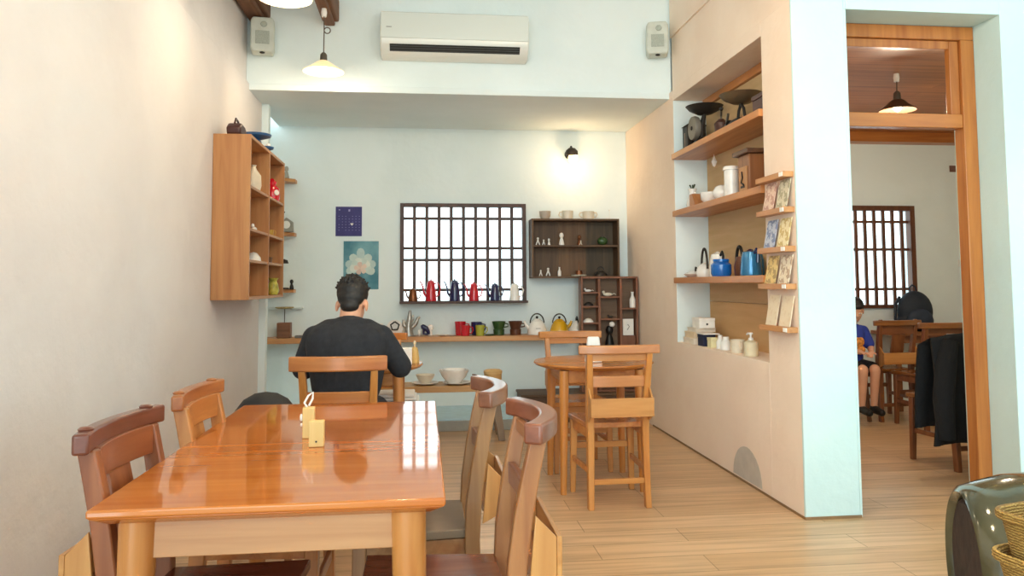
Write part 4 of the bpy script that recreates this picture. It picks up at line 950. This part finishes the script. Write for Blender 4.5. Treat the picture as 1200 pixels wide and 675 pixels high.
# ------------------------------------------------------------------ people
def remeshed(name, mb, mat, parent, voxel, smooth=4, fac=.5):
    o = mb.build(name, None, parent)
    r = o.modifiers.new('r', 'REMESH'); r.mode = 'VOXEL'; r.voxel_size = voxel; r.use_smooth_shade = True
    s = o.modifiers.new('s', 'SMOOTH'); s.iterations = smooth; s.factor = fac
    dg = bpy.context.evaluated_depsgraph_get()
    me = bpy.data.meshes.new_from_object(o.evaluated_get(dg))
    o.modifiers.clear(); o.data = me; me.materials.clear(); me.materials.append(mat)
    for p in me.polygons: p.use_smooth = True
    return o
def cap(m, a, b, ra, rb, seg=16):
    m.tube([a, b], [ra, rb], seg); m.ball(a, ra, seg); m.ball(b, rb, seg); return m
def chain(m, pts, rs, seg=16):
    for i in range(len(pts)-1): cap(m, pts[i], pts[i+1], rs[i], rs[i+1], seg)
    return m
def hand(m, wrist, d, up, s=1.0, curl=.5, side=1):
    """palm + four unequal bent fingers + thumb from its side; d = pointing direction, up = back of the hand"""
    w = V(wrist); d = V(d).normalized(); up = V(up); up = (up-d*up.dot(d)).normalized(); x = d.cross(up)*side
    for k in (-1.5, -.5, .5, 1.5):
        base = w + d*.075*s + x*k*.019*s
        cap(m, w + x*k*.010*s + d*.01*s, base, .013*s, .0105*s, 10)
        L = {-1.5: .062, -.5: .075, .5: .08, 1.5: .07}[k]*s
        a = base; ang = curl*.45
        for q, r in ((.45, .0092), (.32, .0085), (.23, .0078)):
            dd = (d*math.cos(ang) - up*math.sin(ang)).normalized()
            b = a + dd*L*q; cap(m, a, b, r*s, r*s*.93, 8); a = b; ang += curl*.6
    a = w + x*.022*s + d*.02*s; b = a + (x*.75+d*.65-up*.2).normalized()*.04*s; c = b + (x*.25+d*.95-up*.25).normalized()*.03*s
    cap(m, a, b, .013*s, .0105*s, 8); cap(m, b, c, .0102*s, .0085*s, 8)
def head(m, c, M, s=1.0):
    """M: head orientation, local -Y is the face, +Z up"""
    def P(x, y, z): return V(c) + M @ (V((x, y, z))*s)
    Q = T(*c) @ M.to_4x4() @ Matrix.Diagonal((s, s, s, 1))
    m.ball((0, .012, .03), (.074, .094, .086), 22, Q); m.ball((0, -.022, -.03), (.060, .066, .078), 20, Q); m.ball((0, -.045, -.085), (.033, .034, .026), 14, Q)
    m.tube([P(0, -.088, .015), P(0, -.104, -.022), P(0, -.088, -.034)], [.007*s, .013*s, .010*s], 10); m.ball((0, -.088, -.026), (.017, .012, .010), 10, Q)
    m.ball((0, -.080, -.058), (.022, .010, .006), 12, Q); m.ball((0, -.079, -.069), (.019, .010, .006), 12, Q)
    for sx in (-1, 1):
        m.ball((sx*.077, .012, -.018), (.009, .020, .032), 12, Q); m.ball((sx*.030, -.068, .018), (.017, .012, .006), 10, Q)
    return P, Q
def eyes(P, Q, parent):
    for sx in (-1, 1):
        e = MB().ball((sx*.031, -.0785, .002), (.012, .008, .006), 12, Q).build('eye', PAPER, parent)
        MB().ball((sx*.031, -.0855, .002), (.005, .002, .005), 10, Q).build('iris', BLACK, e)

# the man, facing the window (+Y), leaning over his table
mx, my = -.385, 3.97
man = thing('person', 'man in a black T-shirt seated with his back to us, leaning over a round table', 'person', (0, 0, 0))
m = MB()
hipz = .548
chain(m, [(mx, my-.02, hipz), (mx, my+.0, .70), (mx, my+.05, .90)], [.125, .118, .135], 20)
chain(m, [(mx-.15, my+.06, .965), (mx, my+.065, .99), (mx+.15, my+.06, .965)], [.055, .07, .055])
cap(m, (mx+.003, my+.07, .99), (mx+.010, my+.10, 1.09), .058, .055)
hm = (RZ(PI-.12) @ RX(.38)).to_3x3()    # face towards +Y, bowed
hc = V((mx+.014, my+.135, 1.122))
P, Q = head(m, hc, hm)
# arms
RA = [(mx+.165, my+.06, .950), (mx+.262, my+.10, .80), (mx+.225, my+.36, .790), (mx+.16, my+.50, .790)]
LA = [(mx-.165, my+.06, .950), (mx-.225, my+.09, .80), (mx-.20, my+.36, .790), (mx-.13, my+.50, .790)]
for A in (RA, LA):
    cap(m, A[0], A[1], .054, .044); cap(m, A[1], A[2], .042, .032); cap(m, A[2], A[3], .032, .025)
hand(m, RA[3], (-.7, .6, -.12), (0, 0, 1), 1, .5, 1); hand(m, LA[3], (.7, .6, -.12), (0, 0, 1), 1, .5, -1)
for sx in (-1, 1):
    cap(m, (mx+sx*.085, my, .545), (mx+sx*.12, my+.40, .53), .085, .062); cap(m, (mx+sx*.12, my+.41, .52), (mx+sx*.12, my+.40, .10), .058, .038)
    cap(m, (mx+sx*.12, my+.39, .05), (mx+sx*.125, my+.53, .035), .036, .03)
body = remeshed('body', m, SKIN, man, .0065, 3)
eyes(P, Q, man)
# hair
m = MB()
m.ball((0, .022, .052), (.082, .094, .082), 22, Q); m.ball((0, .052, .02), (.071, .060, .062), 18, Q); m.ball((0, .062, -.03), (.050, .040, .042), 16, Q)
random.seed(3)
for i in range(170):
    a = random.uniform(0, 2*PI); e = random.uniform(.15, PI/2)
    dx, dy, dz = math.cos(a)*math.cos(e), math.sin(a)*math.cos(e), math.sin(e)
    b0 = V((dx*.072, .022+dy*.085, .055+dz*.07)); 
    tip = b0 + V((dx*.014+random.uniform(-.012, .012), dy*.016+random.uniform(-.01, .01), dz*.020+random.uniform(-.004, .015)))
    m.tube([Q @ b0, Q @ tip], [.013, .004], 6)
remeshed('hair', m, HAIR, man, .0045, 1)
# T-shirt
m = MB()
chain(m, [(mx, my-.03, .60), (mx, my+.0, .72), (mx, my+.045, .90)], [.145, .148, .150], 22)
chain(m, [(mx-.16, my+.055, .945), (mx-.09, my+.055, .975), (mx, my+.055, .978), (mx+.09, my+.055, .975), (mx+.16, my+.055, .945)], [.066, .074, .078, .074, .066], 18)
chain(m, [(mx-.10, my+.03, .92), (mx-.07, my, .72)], [.11, .105]); chain(m, [(mx+.10, my+.03, .92), (mx+.07, my, .72)], [.11, .105])
m.lathe([(.056, 0), (.070, 0), (.066, .03), (.057, .03)], seg=20, M=T(mx+.005, my+.075, 1.022) @ RX(-.25))
for A in (RA, LA): 
    a, b = V(A[0]), V(A[1]); cap(m, a, b+(b-a)*.02, .066, .060); cap(m, b, b+(V(A[2])-b)*.12, .058, .055)
remeshed('t_shirt', m, SHIRT, man, .0075, 4)
m = MB()
m.ball((mx, my-.02, .548), (.17, .145, .088), 20)
for sx in (-1, 1):
    cap(m, (mx+sx*.085, my, .55), (mx+sx*.12, my+.40, .535), .094, .075); cap(m, (mx+sx*.12, my+.415, .53), (mx+sx*.12, my+.405, .10), .072, .055)
remeshed('trousers', m, DENIM, man, .009, 3)
for sx in (-1, 1):
    m = MB(); cap(m, (mx+sx*.12, my+.38, .048), (mx+sx*.127, my+.56, .040), .047, .039); remeshed('shoe', m, BLACK, man, .007, 2)
o = MB().box(-.09, .09, -.06, .06, .0005, .012).build('paper_sheet', PAPER, loc=(mx-.0, 4.66, .7455), bevel=.001); tag(o, 'white papers on the table in front of the seated man', 'paper')

# the boy in the next room, facing us, looking down
bx, by = 3.775, 6.50
boy = thing('person', 'small boy in a blue T-shirt and black shorts sitting in the next room, looking down', 'person', (0, 0, 0))
m = MB()
chain(m, [(bx, by, .505), (bx, by-.01, .62), (bx, by-.03, .76)], [.085, .082, .09]); chain(m, [(bx-.085, by-.03, .80), (bx, by-.03, .815), (bx+.085, by-.03, .80)], [.04, .05, .04])
cap(m, (bx, by-.03, .82), (bx, by-.055, .89), .038, .037)
hm = (RZ(-.35) @ RX(.42)).to_3x3()
P, Q = head(m, (bx+.005, by-.085, .975), hm, .88)
RA = [(bx+.105, by-.03, .79), (bx+.135, by-.09, .64), (bx+.05, by-.24, .62)]; LA = [(bx-.105, by-.03, .79), (bx-.14, by-.09, .64), (bx-.05, by-.24, .62)]
for A in (RA, LA): cap(m, A[0], A[1], .036, .030); cap(m, A[1], A[2], .029, .021)
hand(m, RA[2], (-.6, -.7, -.1), (0, 0, 1), .72, .6, -1); hand(m, LA[2], (.6, -.7, -.1), (0, 0, 1), .72, .6, 1)
for sx in (-1, 1):
    cap(m, (bx+sx*.055, by, .485), (bx+sx*.055, by-.27, .475), .058, .044); cap(m, (bx+sx*.055, by-.275, .465), (bx+sx*.055, by-.24, .17), .042, .028); cap(m, (bx+sx*.055, by-.24, .14), (bx+sx*.055, by-.34, .125), .026, .02)
remeshed('body', m, SKIN, boy, .0055, 3)
eyes(P, Q, boy)
m = MB(); m.ball((0, .022, .045), (.083, .095, .084), 22, Q); m.ball((0, .055, .0), (.07, .055, .07), 16, Q); m.ball((0, -.045, .062), (.066, .040, .036), 16, Q)
remeshed('hair', m, HAIR, boy, .005, 2)
m = MB(); chain(m, [(bx, by, .51), (bx, by-.01, .63), (bx, by-.03, .76)], [.10, .10, .105]); chain(m, [(bx-.09, by-.03, .79), (bx, by-.03, .80), (bx+.09, by-.03, .79)], [.05, .06, .05])
for A in (RA, LA): cap(m, A[0], tuple(V(A[0]).lerp(V(A[1]), .75)), .048, .047)
sh = remeshed('t_shirt', m, plain('royal_blue_cotton', '#2C3F9C', .9), boy, .006, 3)
m = MB(); m.ball((bx+.0, by-.122, .70), (.06, .016, .05)); m.ball((bx+.03, by-.118, .63), (.04, .016, .035)); m.build('orange_print', plain('orange_print', '#D98A3C', .8, var=.5, scale=30), sh)
m = MB(); m.ball((bx, by, .50), (.112, .095, .068))
for sx in (-1, 1): cap(m, (bx+sx*.055, by, .485), (bx+sx*.057, by-.22, .478), .066, .062)
remeshed('shorts', m, plain('black_shorts', '#15161A', .9), boy, .007, 2)
for sx in (-1, 1):
    m = MB(); cap(m, (bx+sx*.055, by-.235, .138), (bx+sx*.055, by-.35, .122), .036, .03); remeshed('shoe', m, BLACK, boy, .006, 1)
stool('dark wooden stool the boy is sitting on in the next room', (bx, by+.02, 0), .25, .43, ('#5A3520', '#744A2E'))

# ------------------------------------------------------------------ next room
t = thing('console_table', 'narrow wooden table against the back wall of the next room, carrying the backpack', 'table', (0, 0, 0))
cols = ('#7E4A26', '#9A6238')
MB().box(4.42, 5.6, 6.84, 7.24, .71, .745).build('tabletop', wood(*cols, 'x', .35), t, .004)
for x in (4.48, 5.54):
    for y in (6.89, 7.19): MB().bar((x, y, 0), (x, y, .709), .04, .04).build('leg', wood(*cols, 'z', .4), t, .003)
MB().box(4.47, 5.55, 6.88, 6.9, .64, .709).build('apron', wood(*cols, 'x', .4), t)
PK = plain('dark_blue_nylon', '#1E2836', .7, scale=60, bump=.1)
t = thing('backpack', 'dark blue backpack standing on the narrow table in the next room', 'backpack', (4.74, 7.0, .7455), -.1)
m = MB(); m.ball((0, 0, .19), (.17, .10, .20), 24); m.ball((0, 0, .10), (.175, .11, .10), 20)
remeshed('body', m, PK, t, .01, 6)
m = MB(); m.ball((0, -.09, .12), (.125, .05, .10), 20); remeshed('front_pocket', m, plain('blue_nylon_pocket', '#263346', .7), t, .008, 3)
MB().tube([(-.04, 0, .385), (-.045, 0, .42), (-.02, 0, .445), (.01, 0, .43), (.02, 0, .388)], .008, 8).build('grab_handle', PK, t)
MB().tube([(-.13, .03, .33), (-.19, .0, .25), (-.205, -.02, .12), (-.17, 0, .03)], .014, 8).build('strap', PK, t)
# jacket draped over the near chair in the next room
def jacket():
    t = thing('jacket', 'black jacket hanging over a chair back in the next room', 'jacket', (3.55, 4.60, 0), .1)
    m = MB(); n = 22; k = 26; vs = []; fs = []
    rnd = random.Random(5)
    for side in (0, 1):
        pass
    prof = []
    for j in range(k+1):
        q = j/k
        prof.append(q)
    def pt(u, q, off):
        # q 0: camera-side hem, .62: top over the crest, 1: inner hem
        hem = (.22+.24*math.exp(-((u-.3)/.25)**2)) if u < .45 else .22+.24*math.exp(-((u-.3)/.25)**2)-.06
        wid = .30
        if q < .62:
            s = q/.62; z = hem+( .905-hem)*s; y = -.075-.03*math.sin(PI*s)+.02*math.sin(u*9)*(1-s)
        else:
            s = (q-.62)/.38; z = .905-.60*s; y = .02+.05*math.sin(PI*s*.5)
        wob = 1+.10*(1-abs(q-.62)/.62)*0
        x = u*wid*(1.08-.14*(z-.3))-.12
        yy = y + .06*(math.sin(PI*max(0, min(1, (q-.52)/.2)))*0) + off
        z += -.03*(abs(u)**2)*(1 if z > .8 else .3)
        return (x, yy+ .012*math.sin(u*14+q*5), z)
    for off in (-.008, .008):
        for j in range(k+1):
            for i in range(n+1): vs.append(pt(-1+2*i/n, j/k, off))
    N = (n+1)*(k+1)
    for j in range(k):
        for i in range(n):
            a = j*(n+1)+i
            fs.append((a, a+1, a+n+2, a+n+1)); fs.append((N+a, N+a+n+1, N+a+n+2, N+a+1))
    for i in range(n):
        fs.append((i, N+i, N+i+1, i+1)); a = k*(n+1)+i; fs.append((a, a+1, N+a+1, N+a))
    for j in range(k):
        a = j*(n+1); fs.append((a, a+n+1, N+a+n+1, N+a)); a += n; fs.append((a, N+a, N+a+n+1, a+n+1))
    BK = plain('black_wool', '#0E0E10', .95, scale=80, bump=.15)
    m.add(vs, fs).build('body', BK, t, smooth=180)
    for x0, x1, zb in ((-.37, -.40, .26), (.16, .20, .14)):
        MB().tube([(x0*.85, -.10, .85), (x0, -.125, .70), (x1, -.13, .5), (x1*.95, -.12, zb)], [.05, .06, .06, .05], 14).build('sleeve', BK, t)
    MB().lathe([(0, 0), (.012, 0), (.012, .004), (0, .005)], seg=12, M=T(.10, -.125, .62) @ RX(PI/2)).build('white_button', PAPER, t)
jacket()
o = MB().box(5.36, 5.44, YB-.01, YB-.001, 2.345, 2.41).build('wall_sign', plain('brown_plate', '#7A5A52', .6)); tag(o, 'small brown plate high on the next room\'s back wall', 'plate')
o = MB().box(5.50, 5.75, YB-.006, YB-.001, 1.66, 1.92).build('wall_picture', plain('beige_print', '#C9A89A', .7, var=.35, scale=25)); tag(o, 'pinkish picture on the next room\'s wall beside the door post', 'picture')
MB().box(5.53, 5.72, YB-.0072, YB-.0062, 1.69, 1.77).build('dark_band', plain('maroon_band', '#6A4A50', .7), o)
o = thing('power_socket', 'small white wall socket with a cable in the next room below the picture', 'socket', (5.47, YB-.001, 1.41))
MB().box(-.06, .06, -.012, 0, -.035, .035).build('plate', WHITEP, o, .003); MB().tube([(.04, -.013, .0), (.06, -.025, -.02), (.07, -.02, -.3)], .006, 8).build('cable', BLACK, o)

# ------------------------------------------------------------------ big green jar and baskets, lower right
GLZ, n, l, b = nt('dark_green_glaze')
tc = n.new('ShaderNodeTexCoord'); no = n.new('ShaderNodeTexNoise'); no.inputs['Scale'].default_value = 6; no.inputs['Detail'].default_value = 6
l.new(tc.outputs['Object'], no.inputs['Vector']); rp = n.new('ShaderNodeValToRGB'); rp.color_ramp.elements[0].color = rgb('#43422F'); rp.color_ramp.elements[1].color = rgb('#605D45')
rp.color_ramp.elements[0].position = .35; rp.color_ramp.elements[1].position = .65
l.new(no.outputs['Fac'], rp.inputs['Fac']); l.new(rp.outputs['Color'], b.inputs['Base Color']); b.inputs['Roughness'].default_value = .12; b.inputs['Coat Weight'].default_value = .5
t = thing('glazed_jar', 'large dark green glazed jar lying on its side beside the wicker baskets', 'jar', (1.685, 2.30, .318), -.42)
MR = RY(PI/2)
MB().lathe([(.218, .03), (.222, .010), (.234, 0), (.252, .010), (.268, .05), (.295, .13), (.315, .26), (.310, .40), (.27, .54), (.18, .62), (0, .64), (0, .63), (.17, .61), (.26, .53), (.300, .40), (.304, .26), (.284, .13), (.245, .05)], seg=56, M=MR).build('body', GLZ, t)
m = MB()
ip = [(.210, .018), (.236, .05), (.274, .13), (.294, .26), (.290, .40), (.25, .52), (.16, .60), (0, .62)]
m.lathe(ip[:-1] + [(0, .615)] + [(max(0, r_-.012), z_-.004) for r_, z_ in reversed(ip[:-1])], seg=48, M=MR)
m.build('inner_wall', plain('raw_clay', '#33241E', .9, var=.35, scale=20, bump=.4), t)
stool('low stool under the wicker baskets beside the green jar', (1.575, 1.72, 0), .26, .385)
WK, n, l, b = nt('wicker')
tc = n.new('ShaderNodeTexCoord'); wv = n.new('ShaderNodeTexWave'); wv.bands_direction = 'Z'; wv.inputs['Scale'].default_value = 46; wv.inputs['Distortion'].default_value = 4; wv.inputs['Detail Scale'].default_value = 3; wv.inputs['Detail'].default_value = 2
l.new(tc.outputs['Object'], wv.inputs['Vector']); rp = n.new('ShaderNodeValToRGB'); rp.color_ramp.elements[0].color = rgb('#8A6428'); rp.color_ramp.elements[1].color = rgb('#D0A85A')
l.new(wv.outputs['Color'], rp.inputs['Fac']); l.new(rp.outputs['Color'], b.inputs['Base Color']); b.inputs['Roughness'].default_value = .7
bp = n.new('ShaderNodeBump'); bp.inputs['Strength'].default_value = .8; bp.inputs['Distance'].default_value = .006; l.new(wv.outputs['Color'], bp.inputs['Height']); l.new(bp.outputs['Normal'], b.inputs['Normal'])
def basket(label, loc, w, h, rz):
    t = thing('wicker_basket', label, 'basket', loc, rz, 'wicker baskets at the lower right')
    def ring(a, z, n=40):
        out = []
        for i in range(n):
            q = 2*PI*i/n; c, s_ = math.cos(q), math.sin(q); e = .38
            out.append((a*abs(c)**e*(1 if c >= 0 else -1), a*abs(s_)**e*(1 if s_ >= 0 else -1), z))
        return out
    rows = [(w*.40, .001), (w*.43, h*.3), (w*.47, h*.7), (w*.5, h), (w*.48, h), (w*.45, h*.7), (w*.41, h*.3), (w*.38, .012)]
    vs = []; fs = []; n_ = 40
    for a, z in rows: vs += ring(a, z)
    for j in range(len(rows)-1):
        for i in range(n_): fs.append((j*n_+i, j*n_+(i+1) % n_, (j+1)*n_+(i+1) % n_, (j+1)*n_+i))
    fs.append(tuple(reversed(range(n_)))); fs.append(tuple(range((len(rows)-1)*n_, len(rows)*n_)))
    MB().add(vs, fs).build('body', WK, t)
    m = MB()
    for k in range(2):
        p = ring(w*.5+.003, h+.001-.010*k); m.tube(p+[p[0]], .007, 8)
    m.build('braided_rim', WK, t)
basket('lower wicker basket of the nested pair beside the green jar', (1.575, 1.72, .386), .29, .16, .2)
basket('upper wicker basket of the nested pair beside the green jar', (1.58, 1.72, .477), .28, .17, .24)

# ------------------------------------------------------------------ light
sc = bpy.context.scene
sc.cycles.diffuse_bounces = 8
w = bpy.data.worlds.new('World'); sc.world = w; w.use_nodes = True
n = w.node_tree.nodes; l = w.node_tree.links; bg = n['Background']
# overcast sky, brighter beyond the back windows than on the street side
tc = n.new('ShaderNodeTexCoord'); sp = n.new('ShaderNodeSeparateXYZ'); mr = n.new('ShaderNodeMapRange')
l.new(tc.outputs['Generated'], sp.inputs[0]); l.new(sp.outputs['Y'], mr.inputs['Value'])
mr.inputs['From Min'].default_value = -.2; mr.inputs['From Max'].default_value = .9; mr.inputs['To Min'].default_value = .62; mr.inputs['To Max'].default_value = 1.35
l.new(mr.outputs['Result'], bg.inputs[1]); bg.inputs[0].default_value = (.76, .96, 1.0, 1)
# low hazy daylight coming in through the open shop front
sl = bpy.data.lights.new('daylight', 'SUN'); sl.energy = .78; sl.color = (.80, .97, 1.0); sl.angle = math.radians(50)
so = bpy.data.objects.new('daylight', sl); C.objects.link(so); so.rotation_euler = V((.40, 1, -.15)).to_track_quat('-Z', 'Y').to_euler()

sc.view_settings.view_transform = 'Standard'; sc.view_settings.look = 'None'; sc.view_settings.gamma = 1; sc.view_settings.use_curve_mapping = False
sc.view_settings.exposure = 1.42

# ------------------------------------------------------------------ camera
F, CX, CY, roll, yaw, pitch = 900., 600., 275., .0055, math.radians(6.55), math.radians(3.69)
fw = V((math.sin(yaw)*math.cos(pitch), math.cos(yaw)*math.cos(pitch), math.sin(pitch)))
r = fw.cross(V((0, 0, 1))).normalized(); u = r.cross(fw)
R, U = r*math.cos(roll)-u*math.sin(roll), u*math.cos(roll)+r*math.sin(roll)
cd = bpy.data.cameras.new('camera'); co = bpy.data.objects.new('camera', cd); C.objects.link(co)
Mx = Matrix((R, U, -fw)).transposed().to_4x4(); Mx.translation = (0, 0, 1.22); co.matrix_world = Mx
cd.sensor_fit = 'HORIZONTAL'; cd.sensor_width = 36; cd.lens = F*36/1200
cd.shift_x = 0; cd.shift_y = -(337.5-CY)/1200
cd.clip_start = .02; cd.clip_end = 100
sc.camera = co
